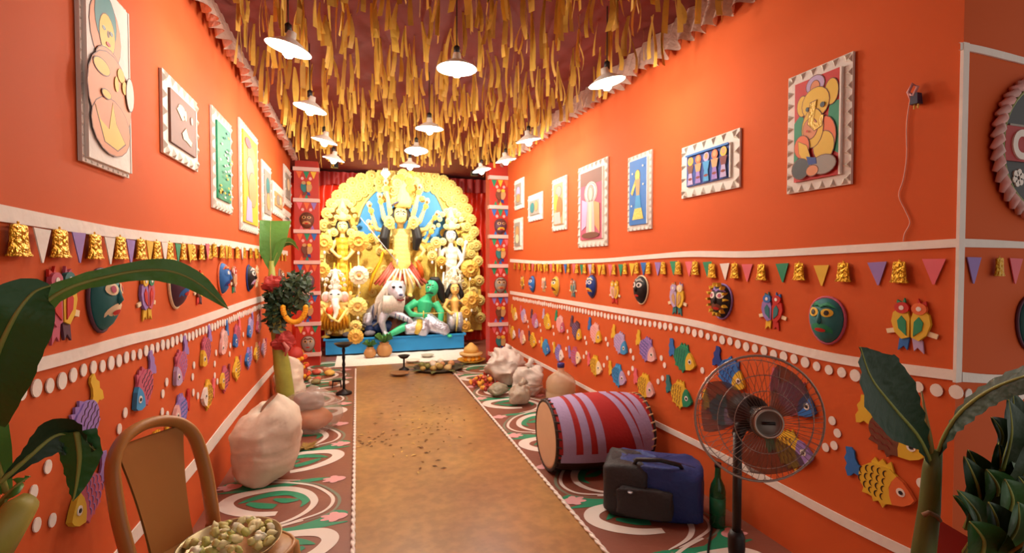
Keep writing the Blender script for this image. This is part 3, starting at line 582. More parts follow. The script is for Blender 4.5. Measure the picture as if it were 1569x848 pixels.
def streamer(mb, x, y, r, scale=1.):
    """a strip of gold paper: a knot at the ceiling and one or two tails"""
    L = r.uniform(.2, .38) * scale
    for k in range(r.choice((1, 2, 2))):
        wd = r.uniform(.011, .019); a = r.uniform(0, PI); l = L * r.uniform(.75, 1.05); sx, sy = r.uniform(-.03, .03), r.uniform(-.03, .03)
        tw = r.uniform(-.9, .9); cu = r.uniform(-.02, .02); vs = []; n = 5
        for i in range(n + 1):
            q = i / n; aa = a + tw * q; ww = wd * (.45 + .55 * min(1, q * 2))
            cx, cy, cz = x + sx * q + cu * math.sin(q * 3), y + sy * q + cu * math.cos(q * 4), ZC - l * q
            vs += [(cx - ww * math.cos(aa), cy - ww * math.sin(aa), cz), (cx + ww * math.cos(aa), cy + ww * math.sin(aa), cz)]
        mb.add(vs, [(2 * i, 2 * i + 1, 2 * i + 3, 2 * i + 2) for i in range(n)])
rr = random.Random(11); spots = []
y = .75
while y < 6.75:
    x = XL + .22
    while x < XR - .2:
        spots.append((x + rr.uniform(-.07, .07), y + rr.uniform(-.07, .07))); x += .150
    y += .150
def inview(p):
    d = Vector((p[0], p[1], ZC - .3)) - CAM; zc = d.dot(FW)
    if zc < .3: return None
    u = 784.5 + F_PX * d.dot(RT) / zc; v = 424 - F_PX * d.dot(UPV) / zc
    return zc if (-20 < u < 1590 and v > -60) else None
vis = sorted([(inview(p), p) for p in spots if inview(p)], key=lambda k: k[0])
rest = MB()
for i, (d_, p) in enumerate(vis):
    if i < 300:
        mb = MB(); streamer(mb, 0, 0, rr); mb.v = [(a_, b_, c_ - ZC) for a_, b_, c_ in mb.v]
        o = mb.build('paper_streamer', RIBM if rr.random() < .7 else RIBM2, None, False, (p[0], p[1], ZC))
        tag(o, 'gold paper streamer hanging from the near half of the red ceiling', 'streamer', 'gold paper streamers under the ceiling')
    else: streamer(rest, p[0], p[1], rr)
o = rest.build('paper_streamers', RIBM); tag(o, 'mass of gold paper streamers over the far half of the hall', 'streamers', None, 'stuff')

ENAMEL = mat((238, 234, 224), .35, 0, .03); BULB = mat((255, 236, 200), .4, 0, 0, emit=26.)
shade_prof = [(.022, .085), (.026, .05), (.05, .038), (.112, .0), (.116, -.004), (.111, -.004), (.05, .032), (.02, .045)]
SHADE = MB().lathe(shade_prof, 28).mesh('shade', ENAMEL, True)
BULBM = MB().lathe([(.0, -.052), (.018, -.047), (.030, -.03), (.033, -.012), (.028, .008), (.016, .026), (.014, .04)], 16).mesh('bulb', BULB, True)
SOCK = MB().lathe([(.018, .08), (.018, .12), (.008, .13), (.0, .13)], 12).mesh('socket', BLACK, True)
ROD = MB().tube([(0, 0, .125), (0, 0, ZC - 2.52)], .004, 6).mesh('cord', mat((60, 40, 30), .6))
lamps = [('left', [(442, 74), (475, 166), (497, 216), (511, 244)]), ('middle', [(700, 105), (658, 197), (638, 231), (628, 254)]), ('right', [(930, 126), (810, 215), (775, 246), (738, 261)])]
def lamp(p, label, tx, ty):
    t = thing('pendant_lamp', label, 'lamp', p, 0, 'white pendant lamps under the ceiling')
    sh = inst(SHADE, 'shade', None, t); sh.rotation_euler = (tx, ty, 0)
    b = inst(BULBM, 'bulb', None, t); inst(SOCK, 'socket', None, t); inst(ROD, 'cord', None, t)
    l = bpy.data.lights.new('lamp_light', 'POINT'); l.energy = LAMP_W; l.color = (1, .93, .82); l.shadow_soft_size = .06
    lo = bpy.data.objects.new('lamp_light', l); COL.objects.link(lo); lo.parent = t; lo.location = (0, 0, -.065)
for row, ps in lamps:
    for i, (u, v) in enumerate(ps):
        lamp(onZ(u, v, 2.52), '%s glowing pendant lamp of the %s row, counted from the camera' % (ordn(i + 1), row), random.uniform(-.12, .12), {'left': .22, 'middle': 0, 'right': -.22}[row])

# ================================================================== stage: columns, curtains, platform
COLR = mat((190, 46, 26), .55, 0, .12, 4)
LEDGE = mat((226, 190, 180), .6)
def column(cx, y, z0, zs, label, kinds):
    t = thing('decorated_column', label, 'column', (cx, y, 0)); W = .31
    MB().box((0, .12, 1.4), (W - .02, .2, 2.8)).build('core', COLR, t)
    for i in range(7):
        z = z0 + i * zs
        MB().box((0, -.005, z), (W + .02, .09, .05)).build('ledge', LEDGE, t)
        if i == 6: break
        p = MB().box((0, 0, 0), (W, .05, zs - .05)).build('panel', COLR, t, loc=(0, 0, z + zs / 2))
        cs = [random.choice(['yellow', 'green', 'blue', 'purple', 'pink', 'orange']) for _ in range(3)]
        for k in range(3): inst(PEN, 'paper_pennant', CN[cs[k]], p, (-.09 + .09 * k, -.026, zs / 2 - .075))
        for k in range(2): inst(DOT, 'paper_dot', CN['pale pink'], p, (-.05 + .1 * k, -.026, zs / 2 - .125), 0, .9)
        if kinds[i] == 'm': mask_parts(p, random.choice(['brown', 'grey', 'plum', 'teal']), random.choice(['tan', 'grey', 'yellow']), 'tan', 'black', 'brown', 'brown', None, 0, -.05, 1.05)
        else:
            for k, c_ in (('bird_body', 'tan'), ('bird_body2', random.choice(['teal', 'brown'])), ('bird_head', 'yellow'), ('bird_head2', 'tan'), ('tail', 'dark blue'), ('tail2', 'brown')):
                inst(TW[k], k.rstrip('2'), CN[c_], p, (0, -.026, -.04), 0, 1.05)
        for k in range(2 if i % 2 else 3): inst(PEN, 'paper_pennant', CN[cs[k]], p, (-.07 + .07 * k, -.026, -zs / 2 + .055), 0, (.6, 1, -.6))
    return t
column(onY(471, 400, 7.1).x, 7.1, .17, .418, 'left red stacked column with bunting behind the banana tree', 'mtmtmt')
column(onY(766, 400, 6.45).x, 6.45, .16, .405, 'right red stacked column with bunting beside the water jar', 'ttmtmt')
CURT = mat((224, 48, 22), .4, 0, .15, 6)
def curtain(x0, x1, y, label, sag):
    r = random.Random(int(x0 * 100)); ph = r.uniform(0, 6)
    def fn(i, j):
        x = x0 + (x1 - x0) * i; z = ZC - .05 - (ZC - .05) * j
        d = .035 * math.sin(i * 40 + ph + 2.5 * math.sin(j * 5) + sag * j * 3) + .02 * math.sin(i * 17 - j * 14 * sag) + .02 * math.sin(j * 40 + i * 30 * sag)
        return (x, y + d, z)
    return tag(MB().grid(fn, 70, 60).build('stage_curtain', CURT, None, True), label, 'curtain')
curtain(-1.05, .25, 8.68, 'red ruched curtain left of the golden arch', .7)
curtain(1.3, 2.42, 8.68, 'red ruched curtain right of the golden arch', -.7)
tag(MB().grid(lambda i, j: (-1.05 + 3.5 * i, 8.60 + .02 * math.sin(i * 150), ZC - .04 - j * (.2 + .05 * abs(math.sin(i * 16)))), 160, 5).build('curtain_valance', mat((150, 24, 18), .6), None, True), 'dark red gathered valance above the golden arch', 'curtain')
PT = .27
t = thing('stage_platform', 'bright blue platform carrying the idols', 'platform', (.6, 8.15, 0))
PLB = mat((34, 146, 214), .5, 0, .12, 3)
MB().box((0, 0, PT / 2 + .015), (2.12, .80, PT - .03)).build('platform_body', PLB, t); MB().box((0, 0, PT - .012), (2.18, .86, .024)).build('platform_top', PLB, t)
MB().box((0, .02, .014), (2.04, .8, .028)).build('plinth', BLACK, t)
tag(MB().grid(lambda i, j: (-.3 + 2.05 * i, 6.9 + .85 * j, .006 + .004 * math.sin(i * 60) * math.sin(j * 37)), 60, 20).build('white_floor_cloth', mat((232, 224, 212), .8, 0, .1, 30, .4, 60), None, True), 'white cloth spread on the floor before the blue platform', 'cloth')

def med(n=14, r=.1):
    mb = MB(); vs = [(0, -.028, 0)]; rings = [(.16, -.03), (.2, -.018), (.42, -.022), (.46, -.034), (.54, -.034), (.58, -.018), (.84, -.014), (1, 0)]
    m = n * 4
    for rr_, y_ in rings:
        for i in range(m):
            q = 2 * PI * i / m; k = rr_ * r * (1 + (.09 * abs(math.sin(q * n / 2)) if rr_ > .8 else 0)); vs.append((k * math.cos(q), y_ * r / .1 + (-.006 * math.cos(q * n) if .58 <= rr_ < .9 else 0), k * math.sin(q)))
    fs = [(0, 1 + (i + 1) % m, 1 + i) for i in range(m)]
    for k in range(len(rings) - 1):
        for i in range(m): fs.append((1 + k * m + i, 1 + k * m + (i + 1) % m, 1 + (k + 1) * m + (i + 1) % m, 1 + (k + 1) * m + i))
    mb.add(vs, fs); mb.mi = [2] * m + [1] * m + [0] * m + [1] * m + [0] * m + [1] * m + [0] * m + [0] * m; return mb.mesh('medallion', [GOLDP, mat((196, 134, 48), .5, .1), mat((214, 150, 60), .5, .1)], True)
MED = med()
# ---- golden arch behind the idols
YA = 8.5
arch = [(492, 506), (488, 460), (490, 400), (494, 345), (506, 312), (526, 288), (552, 272), (585, 265), (617, 263), (650, 265), (680, 275), (702, 293), (718, 320), (728, 355), (734, 400), (737, 460), (738, 506)]
outer = [(p.x, p.z) for p in smooth_path([onY(u, v, YA) for u, v in arch], 4)]
t = thing('golden_arch', 'tall golden scalloped arch backing the group of idols', 'backdrop', ((outer[0][0] + outer[-1][0]) / 2, YA, PT)); L0 = t.location
MB().slab([(x - L0.x, z - PT) for x, z in outer], .03, .04).build('arch_board', GOLD, t)
inner = [(548, 372), (546, 345), (556, 316), (575, 293), (600, 281), (625, 279), (650, 284), (668, 300), (680, 325), (682, 372)]
MB().slab([(p.x - L0.x, p.z - PT) for p in smooth_path([onY(u, v, YA) for u, v in inner], 4)], -.012, .01).build('blue_panel', mat((56, 140, 206), .6), t)
pr_ = smooth_path([onY(u, v, YA) for u, v in inner[1:-1]], 6)
MB().tube([(p.x - L0.x, -.03, p.z - PT) for p in pr_], .022, 8).build('panel_rim', GOLDP, t, True)
n = len(outer); k = 0
for off, step, rad, yy in ((.065, 2, .95, -.05), (.18, 2, .8, -.07), (.28, 2, .75, -.05), (.37, 3, .7, -.04)):
    for i in range(1, n - 1, 1):
        if i % step != (0 if off < .1 else 1): continue
        if off > .3 and z > 1.9: continue
        x, z = outer[i]; x1, z1 = outer[i + 1]; x0, z0 = outer[i - 1]; tx, tz = x1 - x0, z1 - z0; l = math.hypot(tx, tz)
        nx_, nz_ = tz / l, -tx / l
        if z < PT + .12: continue
        inst(MED, 'medallion', None, t, (x + nx_ * (off - .03) - L0.x, yy, z + nz_ * (off - .03) - PT), 0, rad)
r_ = random.Random(77)
for k in range(120):   # smaller rosettes crowding the lower part of the board
    c_ = onY(r_.uniform(500, 730), r_.uniform(352, 496), YA); inst(MED, 'medallion', GOLDP if k % 3 else GOLD, t, (c_.x - L0.x, -.05 - .03 * r_.random(), c_.z - PT), 0, r_.uniform(.4, .8))
# ================================================================== idols
HAIR = mat((18, 14, 16), .6); SILVER = mat((206, 206, 214), .35, .45, .25, 20, .5, 40)
SKIN = mat((250, 214, 130), .5); PINKCL = mat((226, 120, 104), .55, 0, .25, 30, .4, 60); WHITECL = mat((246, 236, 214), .55, 0, .1, 30, .4, 60)
YCL = mat((240, 190, 60), .45, .15, .25, 30, .5, 60)
class Fig:
    """statue built from picture points at its own distance; px() gives metres"""
    def __init__(s, name, label, u, v, y, cat='statue'):
        p = onY(u, v, y); s.y = y; s.t = thing(name, label, cat, (p.x, y, p.z)); s.k = (p - CAM).dot(FW) / F_PX
    def P(s, u, v, d=0.): return onY(u, v, s.y) + Vector((0, -d, 0))
    def limb(s, mb, pts, n=10, flat=None): mb.tube([s.P(*q[:3]) for q in pts], [q[3] * s.k for q in pts], n, flat=flat)
    def ell(s, mb, u, v, d, ru, rv, rd=None, **k): mb.ell(s.P(u, v, d), (ru * s.k, (rd or ru) * s.k, rv * s.k), **k)
    def put(s, name, mb, m, vox=None, smooth=True, parent=None):
        o = mb.build(name, m, s.t, smooth, world=True)
        if vox: remesh(o, vox)
        return o
def face(f, u, v, r, d, par):
    """eyes, brows, mouth, forehead mark on a head of radius r px"""
    mb = MB()
    for sg in (-1, 1): mb.ell(f.P(u + sg * r * .4, v - r * .05, d), (r * .27 * f.k, .006, r * .12 * f.k), 10, 6)
    f.put('eye', mb, WHITE)
    mb = MB()
    for sg in (-1, 1):
        mb.ell(f.P(u + sg * r * .4, v - r * .05, d + .006), (r * .1 * f.k, .004, r * .1 * f.k), 8, 6)
        f.limb(mb, [(u + sg * r * .12, v - r * .3, d, .05 * r), (u + sg * r * .4, v - r * .42, d, .08 * r), (u + sg * r * .72, v - r * .25, d - .01, .04 * r)], 6)
    f.put('brow', mb, BLACK)
    mb = MB(); mb.ell(f.P(u, v + r * .55, d), (r * .2 * f.k, .006, r * .09 * f.k), 10, 6); mb.ell(f.P(u, v - r * .5, d), (r * .06 * f.k, .005, r * .2 * f.k), 8, 6); f.put('lips', mb, RED)
def crown(f, u, v, w_, h, d, m=GOLDP):
    mb = MB(); k = f.k
    mb.lathe([(w_ * .42 * k, 0), (w_ * .48 * k, .12 * h * k), (w_ * .42 * k, .3 * h * k), (w_ * .34 * k, .55 * h * k), (w_ * .2 * k, .8 * h * k), (w_ * .05 * k, h * k)], 18, f.P(u, v, d - .02), wob=lambda q, i: 1 + .1 * math.sin(q * 6))
    o = f.put('crown', mb, m)
    for i in range(9):
        q = PI * (i + .5) / 9; a_ = math.cos(q) * w_; b_ = math.sin(q) * h * .86
        inst(MED, 'crown_rosette', m, f.t, f.P(u + a_, v - b_ * .95 - h * .08, d - .03) - f.t.location, 0, (3.6 + 2 * math.sin(q)) * k / .1 * (w_ / 24))
    for i in range(5):
        q = PI * (i + .5) / 5; inst(MED, 'crown_rosette', m, f.t, f.P(u + math.cos(q) * w_ * .5, v - math.sin(q) * h * .5, d + .06) - f.t.location, 0, 4.4 * k / .1 * (w_ / 24))
def hand(mb, f, u, v, d, ang, r=3.2):
    """palm, four fingers and a thumb in one surface"""
    c = f.P(u, v, d); k = f.k * r / 3.2; a = math.radians(ang); dx = Vector((math.cos(a), 0, math.sin(a))); dy = Vector((-math.sin(a), 0, math.cos(a)))
    mb.ell(c, (3.2 * k, 2.2 * k, 3.2 * k), 10, 7)
    for i, l in enumerate((4.6, 5.4, 5.2, 4.0)):
        b = c + dy * ((i - 1.5) * 1.7 * k) + dx * 1.5 * k; mb.tube([b, b + dx * l * .6 * k + Vector((0, -.3 * k, 0)), b + dx * l * k + Vector((0, -1.2 * k, 0))], [.95 * k, .9 * k, .7 * k], 7)
    b = c - dy * 2.2 * k; mb.tube([b, b - dy * 1.6 * k + dx * 1.2 * k, b - dy * 1.8 * k + dx * 3.4 * k], [1.1 * k, 1. * k, .75 * k], 7)

# --- central goddess with ten arms
g = Fig('goddess_statue', 'central golden goddess statue with ten arms and towering crown', 614, 452, 8.14)
mb = MB()
g.ell(mb, 613, 331, .06, 11.5, 14, 10); g.ell(mb, 613, 338, .09, 7, 6, 6)
mb.tube([g.P(613, 330, .15), g.P(613, 335, .185), g.P(613, 337, .16)], [.008, .016, .01], 8)
g.limb(mb, [(613, 340, .04, 4.6), (613, 352, .02, 5.2)])
g.limb(mb, [(613, 350, .0, 8), (613, 358, .02, 15), (614, 372, .03, 13.5), (614, 388, .02, 10.5), (614, 402, .02, 14), (615, 420, .02, 13)], 14, .6)
arms = [((600, 357), (577, 372), (566, 345), 118), ((600, 356), (577, 352), (566, 318), 110), ((601, 354), (588, 336), (581, 305), 95), ((602, 354), (596, 320), (590, 285), 90), ((600, 360), (582, 382), (594, 388), 20),
        ((627, 357), (651, 372), (661, 352), 60), ((627, 356), (652, 352), (667, 331), 60), ((626, 354), (642, 340), (652, 313), 80), ((627, 360), (648, 386), (640, 398), 200), ((625, 354), (634, 322), (640, 292), 85)]
for k, (a_, b_, c_, an) in enumerate(arms):
    d = .05 + .03 * (k % 5); g.limb(mb, [(a_[0], a_[1], 0, 4.4), (b_[0], b_[1], d, 3.8), (c_[0], c_[1], d + .03, 2.3)], 10); hand(mb, g, c_[0], c_[1] - 1, d + .03, an, 3.4)
g.limb(mb, [(608, 418, .02, 8), (604, 436, .12, 6), (603, 452, .1, 4)]); g.limb(mb, [(622, 418, .02, 8), (630, 436, .14, 6), (626, 452, .1, 4)])
for fx in (602, 627): g.ell(mb, fx, 453, .15, 4, 2.5, 8)
g.put('body', mb, SKIN, .012); face(g, 613, 330, 10.5, .155, None)
mb = MB(); g.ell(mb, 613, 327, .0, 13, 14, 8)
for sg in (-1, 1): g.limb(mb, [(613 + sg * 9, 320, .06, 4), (613 + sg * 15, 338, .10, 7), (613 + sg * 22, 351, .15, 10), (613 + sg * 25, 366, .17, 11), (613 + sg * 22, 384, .13, 6)], 10, .7)
g.put('hair', mb, HAIR, .014)
mb = MB(); g.limb(mb, [(598, 318, .12, 1.3), (605, 313, .17, 1.5), (613, 311, .185, 1.6), (621, 313, .17, 1.5), (628, 318, .12, 1.3)], 8); g.put('head_band', mb, mat((90, 84, 110), .4, .5))
crown(g, 617, 319, 30, 58, .08)
for k in range(26):
    q = k * 2.4; rr_ = .35 + .65 * math.sqrt((k + .5) / 26); uu = 617 + math.cos(q) * 25 * rr_; vv = 292 - math.sin(q) * 24 * rr_
    inst(MED, 'crown_rosette', GOLDP if k % 3 else GOLD, g.t, g.P(uu, vv, .08 + .18 * (1 - rr_)) - g.t.location, 0, random.uniform(.5, .85))
for sg in (-1, 1): inst(MED, 'earring', GOLDP, g.t, g.P(613 + sg * 18, 343, .24) - g.t.location, 0, (.8, 1, 1.05))
def stole(i, j):
    w_ = 14.5 - 1.5 * math.sin(j * PI) if j < .85 else 14.5 - (j - .85) * 45
    p = g.P(614 + (i - .5) * 2 * w_, 352 + j * 62, .13 + .06 * math.sin(i * PI)); return (p.x, p.y + .0015 * math.sin(j * 60), p.z)
g.put('breast_cloth', MB().grid(stole, 10, 40), mat((250, 218, 120), .5, .05, .2, 40, .4, 70))
mb = MB()
for k in range(13):
    q = (k - 6) / 6; g.limb(mb, [(614 + q * 13, 402, .06, 3.5), (614 + q * 30, 425, .1 - abs(q) * .05, 4.5), (614 + q * 40, 444 - abs(q) * 8, .06, 4)], 8, .6)
g.put('pleated_skirt', mb, mat((224, 110, 92), .5, .0, .35, 40, .4, 60))
mb = MB()
for k in range(6):
    q = (k - 2.5) / 2.5; g.limb(mb, [(615 + q * 9, 412, .17, 1.6), (615 + q * 22, 430, .2, 1.8), (615 + q * 28, 442, .17, 1.2)], 6)
g.put('skirt_fringe', mb, mat((246, 218, 190), .5))
mb = MB(); g.limb(mb, [(592, 350, .14, 3), (590, 372, .16, 4.5), (583, 400, .12, 6), (572, 420, .1, 7), (566, 445, .06, 5)], 8, .4); g.put('yellow_sash', mb, mat((244, 186, 30), .5))
mb = MB(); g.limb(mb, [(636, 395, .12, 5), (642, 410, .14, 8), (646, 424, .1, 6)], 8, .5); g.put('orange_sash', mb, mat((236, 100, 24), .5))
for k, (a_, b_, c_, an) in enumerate(arms):
    x_, y_ = c_[0] * .8 + b_[0] * .2, c_[1] * .8 + b_[1] * .2; inst(MED, 'bracelet', GOLD, g.t, g.P(x_, y_, .14 + .03 * (k % 5)) - g.t.location, 0, .42)
    inst(MED, 'palm_mark', mat((222, 80, 40), .5), g.t, g.P(c_[0], c_[1] - 1, .125 + .03 * (k % 5)) - g.t.location, 0, (.16, .4, .2))
sp = MB(); sp.tube([g.P(552, 336, .28), g.P(606, 402, .36)], .007, 8)
t = thing('spear', 'thin silver spear slanting down from the goddess hand', 'spear', g.P(606, 402, .36)); sp.build('shaft', SILVER, t, True, world=True)
MB().lathe([(.0, -.06), (.02, 0), (.007, .05)], 8, (0, 0, 0)).build('spear_head', SILVER, t, True)
lt = MB()
for k in range(8):
    q = 2 * PI * k / 8; lt.tube([(0, 0, 0), (.05 * math.cos(q), .05 * math.sin(q), .09), (.03 * math.cos(q), .03 * math.sin(q), .17)], [.012, .03, .004], 7)
lt.tube([(0, 0, -.1), (0, 0, .01)], .006, 6)
tag(lt.build('white_lotus', mat((250, 248, 240), .5), None, True, g.P(590, 277, .17)), 'white lotus bud raised in the goddess upper left hand', 'flower')

# --- standing side deities (left gold, right white)
def side_deity(u, name, label, cl, face_v, skin, crm, yy):
    f = Fig(name, label, u, 452, yy); mb = MB(); v = face_v
    f.ell(mb, u, v, .05, 8, 10, 8); mb.tube([f.P(u, v, .12), f.P(u, v + 4, .145), f.P(u, v + 5, .12)], [.006, .012, .008], 7)
    f.limb(mb, [(u, v + 7, .03, 3.6), (u, v + 16, .02, 4)])
    f.limb(mb, [(u, v + 14, 0, 6), (u, v + 22, .02, 11), (u, v + 36, .03, 10), (u, v + 50, .02, 8.5), (u, v + 64, .02, 10), (u, v + 104, .02, 11)], 12, .65)
    for sg, (eu, ev, hu, hv, an) in ((-1, (-17, 36, -6, 46, 10)), (1, (18, 34, 20, 12, 80)), (-1, (-18, 30, -20, 10, 100)), (1, (16, 38, 6, 50, 170))):
        f.limb(mb, [(u + sg * 10, v + 20, 0, 4), (u + eu, v + ev, .08, 3.4), (u + hu, v + hv, .18, 2.2)]); hand(mb, f, u + hu, v + hv, .18, an, 2.6)
    f.put('body', mb, skin, .012); face(f, u, v, 8, .125, None)
    mb = MB(); f.ell(mb, u, v - 2, 0, 10.5, 11, 6)
    for sg in (-1, 1): f.limb(mb, [(u + sg * 7, v - 6, .02, 4), (u + sg * 12, v + 10, .01, 5), (u + sg * 16, v + 26, -.02, 5.5), (u + sg * 16, v + 42, -.03, 3)], 8, .6)
    f.put('hair', mb, HAIR, .014)
    crown(f, u, v - 9, 19, 34, .06, crm)
    for sg in (-1, 1): inst(MED, 'earring', crm, f.t, f.P(u + sg * 13, v + 9, .1) - f.t.location, 0, .62)
    def fn(i, j):
        w_ = 10.5 - 2.5 * math.sin(min(1, j * 1.6) * PI) + 7 * max(0, j - .5); p = f.P(u + (i - .5) * 2 * w_, v + 17 + j * 86, .10 + .075 * math.sin(i * PI)); return (p.x, p.y + .008 * math.sin(j * 60), p.z)
    f.put('robe', MB().grid(fn, 10, 44), cl)
    mb = MB()
    for k in range(5): f.limb(mb, [(u - 12 + 6 * k, v + 55, .12, 2.4), (u - 14 + 7 * k, v + 80, .15, 3), (u - 15 + 7.5 * k, v + 103, .13, 2.6)], 7, .6)
    f.put('robe_pleats', mb, cl); return f
mb = MB()
ped = MB().lathe([(.2, -.2), (.22, -.12), (.17, -.05), (.21, 0), (.2, .01), (0, .01)], 20, wob=lambda q, i: 1 + .06 * math.sin(q * 10))
for u, nm, lab, cl, fv, sk, cr, yy in ((525, 'deity_statue', 'golden robed goddess statue standing left of the central goddess', YCL, 348, SKIN, GOLDP, 8.2), (690, 'deity_statue', 'white robed goddess statue standing right of the central goddess', WHITECL, 362, mat((252, 238, 214), .5), mat((250, 226, 150), .5, .1, .15, 30, .4, 100), 8.2)):
    f = side_deity(u, nm, lab, cl, fv, sk, cr, yy); p = f.P(u, fv + 104)
    o = MB().lathe([(.22, PT), (.2, PT + .06), (.12, PT + .1), (.11, p.z - .12), (.2, p.z - .05), (.21, p.z), (0, p.z)], 20, (p.x, yy, 0), wob=lambda q, i: 1 + .05 * math.sin(q * 10)).build('lotus_pedestal', GOLD, None, True)
    tag(o, 'gold lotus pedestal under the %s side goddess' % ('left' if u < 600 else 'right'), 'pedestal')
p = g.P(614, 454); o = MB().lathe([(.3, PT), (.28, PT + .1), (.22, PT + .2), (.2, p.z - .05), (.24, p.z), (0, p.z)], 20, (p.x, 8.14, 0)).build('rock_pedestal', BROWN, None, True); tag(o, 'brown pedestal hidden behind the lion under the central goddess', 'pedestal')

# --- elephant-headed deity, front left
f = Fig('elephant_headed_statue', 'elephant headed statue in yellow robes at the front left of the platform', 513, 511, 7.98); mb = MB()
f.ell(mb, 514, 453, .12, 11, 11, 10); f.limb(mb, [(514, 458, .22, 6), (515, 468, .27, 4.6), (516, 478, .27, 3.6), (513, 486, .29, 2.8), (508, 489, .3, 2)])
for sg in (-1, 1): f.ell(mb, 514 + sg * 14, 455, .08, 7, 9, 2.5)
for sg in (-1, 1): f.limb(mb, [(514 + sg * 5, 466, .22, 1.6), (514 + sg * 8, 471, .28, .8)])
f.put('head', mb, mat((250, 232, 218), .5), .011)
mb = MB()
for sg in (-1, 1): f.ell(mb, 514 + sg * 15, 456, .105, 4, 6, 1.5)
f.put('inner_ear', mb, mat((236, 170, 160), .6))
mb = MB()
for sg in (-1, 1): f.ell(mb, 514 + sg * 5.5, 450, .225, 1.8, 1.1, 1)
f.put('eye', mb, BLACK)
mb = MB(); f.limb(mb, [(513, 462, .03, 10), (513, 474, .06, 14), (513, 486, .08, 15), (513, 496, .06, 13)], 14, .8)
for a_, b_, c_ in (((501, 468), (492, 478), (499, 486)), ((502, 466), (489, 466), (488, 452)), ((525, 468), (534, 478), (526, 488)), ((524, 466), (536, 464), (537, 450))):
    f.limb(mb, [a_ + (.05, 4), b_ + (.1, 3.4), c_ + (.2, 2.4)]); hand(mb, f, c_[0], c_[1], .2, 90, 2.6)
f.limb(mb, [(508, 494, .05, 7), (505, 504, .1, 5), (505, 511, .08, 4)]); f.limb(mb, [(520, 494, .05, 7), (523, 504, .1, 5), (523, 511, .08, 4)])
f.put('body', mb, SKIN, .012)
mb = MB()
for k in range(9): q = (k - 4) / 4; f.limb(mb, [(513 + q * 12, 470 + abs(q) * 4, .2, 4), (513 + q * 19, 488, .2, 4.6), (513 + q * 20, 506 - abs(q) * 5, .14, 3.4)], 8, .6)
f.put('robe', mb, mat((230, 160, 30), .45, .2, .3, 40, .5, 60))
mb = MB(); f.limb(mb, [(498, 470, .27, 2), (508, 484, .33, 2.4), (520, 490, .33, 2.4), (533, 470, .27, 2)], 8); f.put('garland', mb, GOLDP)
mb = MB(); f.ell(mb, 506, 474, .3, 5, 6, 4); f.put('red_flower', mb, mat((240, 76, 20), .5))
crown(f, 514, 444, 15, 32, .12, mat((252, 244, 226), .5, .05, .1, 30, .4, 100))

# --- warrior deity, front right
f = Fig('warrior_deity_statue', 'small golden warrior deity statue with silver dhoti at the front right', 697, 511, 7.98); mb = MB()
u, v = 696, 443
f.ell(mb, u, v, .05, 7, 9, 7); mb.tube([f.P(u, v, .11), f.P(u, v + 3, .135), f.P(u, v + 4, .11)], [.005, .011, .007], 7)
f.limb(mb, [(u, v + 6, .03, 3.2), (u, v + 13, .02, 3.6)]); f.limb(mb, [(u, v + 11, 0, 6), (u, v + 18, .02, 10), (u, v + 30, .02, 8), (u + 1, v + 40, .02, 8.5)], 12, .7)
f.limb(mb, [(u - 10, v + 16, .02, 3.8), (u - 17, v + 28, .08, 3.2), (u - 8, v + 36, .16, 2.2)]); hand(mb, f, u - 8, v + 36, .16, 10, 2.6)
f.limb(mb, [(u + 10, v + 16, .02, 3.8), (u + 18, v + 26, .08, 3.2), (u + 20, v + 12, .12, 2.2)]); hand(mb, f, u + 20, v + 12, .12, 80, 2.6)
for sg in (-1, 1): f.limb(mb, [(u + sg * 4, v + 38, .02, 6), (u + sg * 6, v + 54, .06, 4.4), (u + sg * 6, v + 67, .04, 3)]); f.ell(mb, u + sg * 6, v + 68, .08, 3, 2, 6)
f.put('body', mb, mat((246, 196, 110), .5), .011); face(f, u, v, 7, .115, None)
mb = MB(); f.ell(mb, u, v - 2, 0, 9, 10, 6)
for sg in (-1, 1): f.limb(mb, [(u + sg * 6, v - 4, .01, 3.4), (u + sg * 11, v + 8, 0, 4.4), (u + sg * 13, v + 18, -.02, 2.6)], 8)
f.put('hair', mb, HAIR, .013); crown(f, u, v - 7, 13, 26, .05, mat((252, 240, 206), .5, .05, .1, 30, .4, 100))
mb = MB()
for sg in (-1, 1): f.limb(mb, [(u + sg * 4, v + 36, .05, 8), (u + sg * 6, v + 52, .08, 7), (u + sg * 6, v + 64, .06, 5)], 10)
f.put('dhoti', mb, SILVER)
mb = MB(); f.limb(mb, [(u + 2, v + 34, .16, 3), (u + 1, v + 50, .19, 3.4), (u, v + 64, .16, 2)], 8, .5); f.put('sash', mb, GOLDP)

# --- demon warrior in green
f = Fig('demon_statue', 'green skinned demon warrior statue with silver trousers fighting the lion', 655, 513, 7.95); mb = MB()
f.ell(mb, 660, 441, .12, 10, 13, 9); mb.tube([f.P(656, 440, .2), f.P(655, 445, .225), f.P(656, 446, .2)], [.006, .014, .008], 7)
f.limb(mb, [(658, 449, .09, 5), (655, 457, .06, 5.5)])
f.limb(mb, [(654, 455, .04, 8), (651, 463, .06, 17), (649, 475, .06, 15), (648, 486, .05, 11.5), (650, 497, .05, 12)], 14, .7)
f.limb(mb, [(637, 463, .05, 6.5), (622, 472, .12, 5.6), (628, 480, .2, 4.4), (643, 481, .26, 3.2)]); hand(mb, f, 645, 481, .26, 0, 3.4)
f.limb(mb, [(666, 464, .05, 6.5), (674, 478, .12, 5.4), (672, 492, .16, 4), (670, 500, .18, 3)]); hand(mb, f, 670, 501, .18, 270, 3.4)
f.limb(mb, [(632, 494, .12, 8), (616, 500, .2, 6), (604, 506, .22, 5), (594, 511, .22, 3.6)]); f.ell(mb, 590, 512, .26, 5, 2.6, 5)
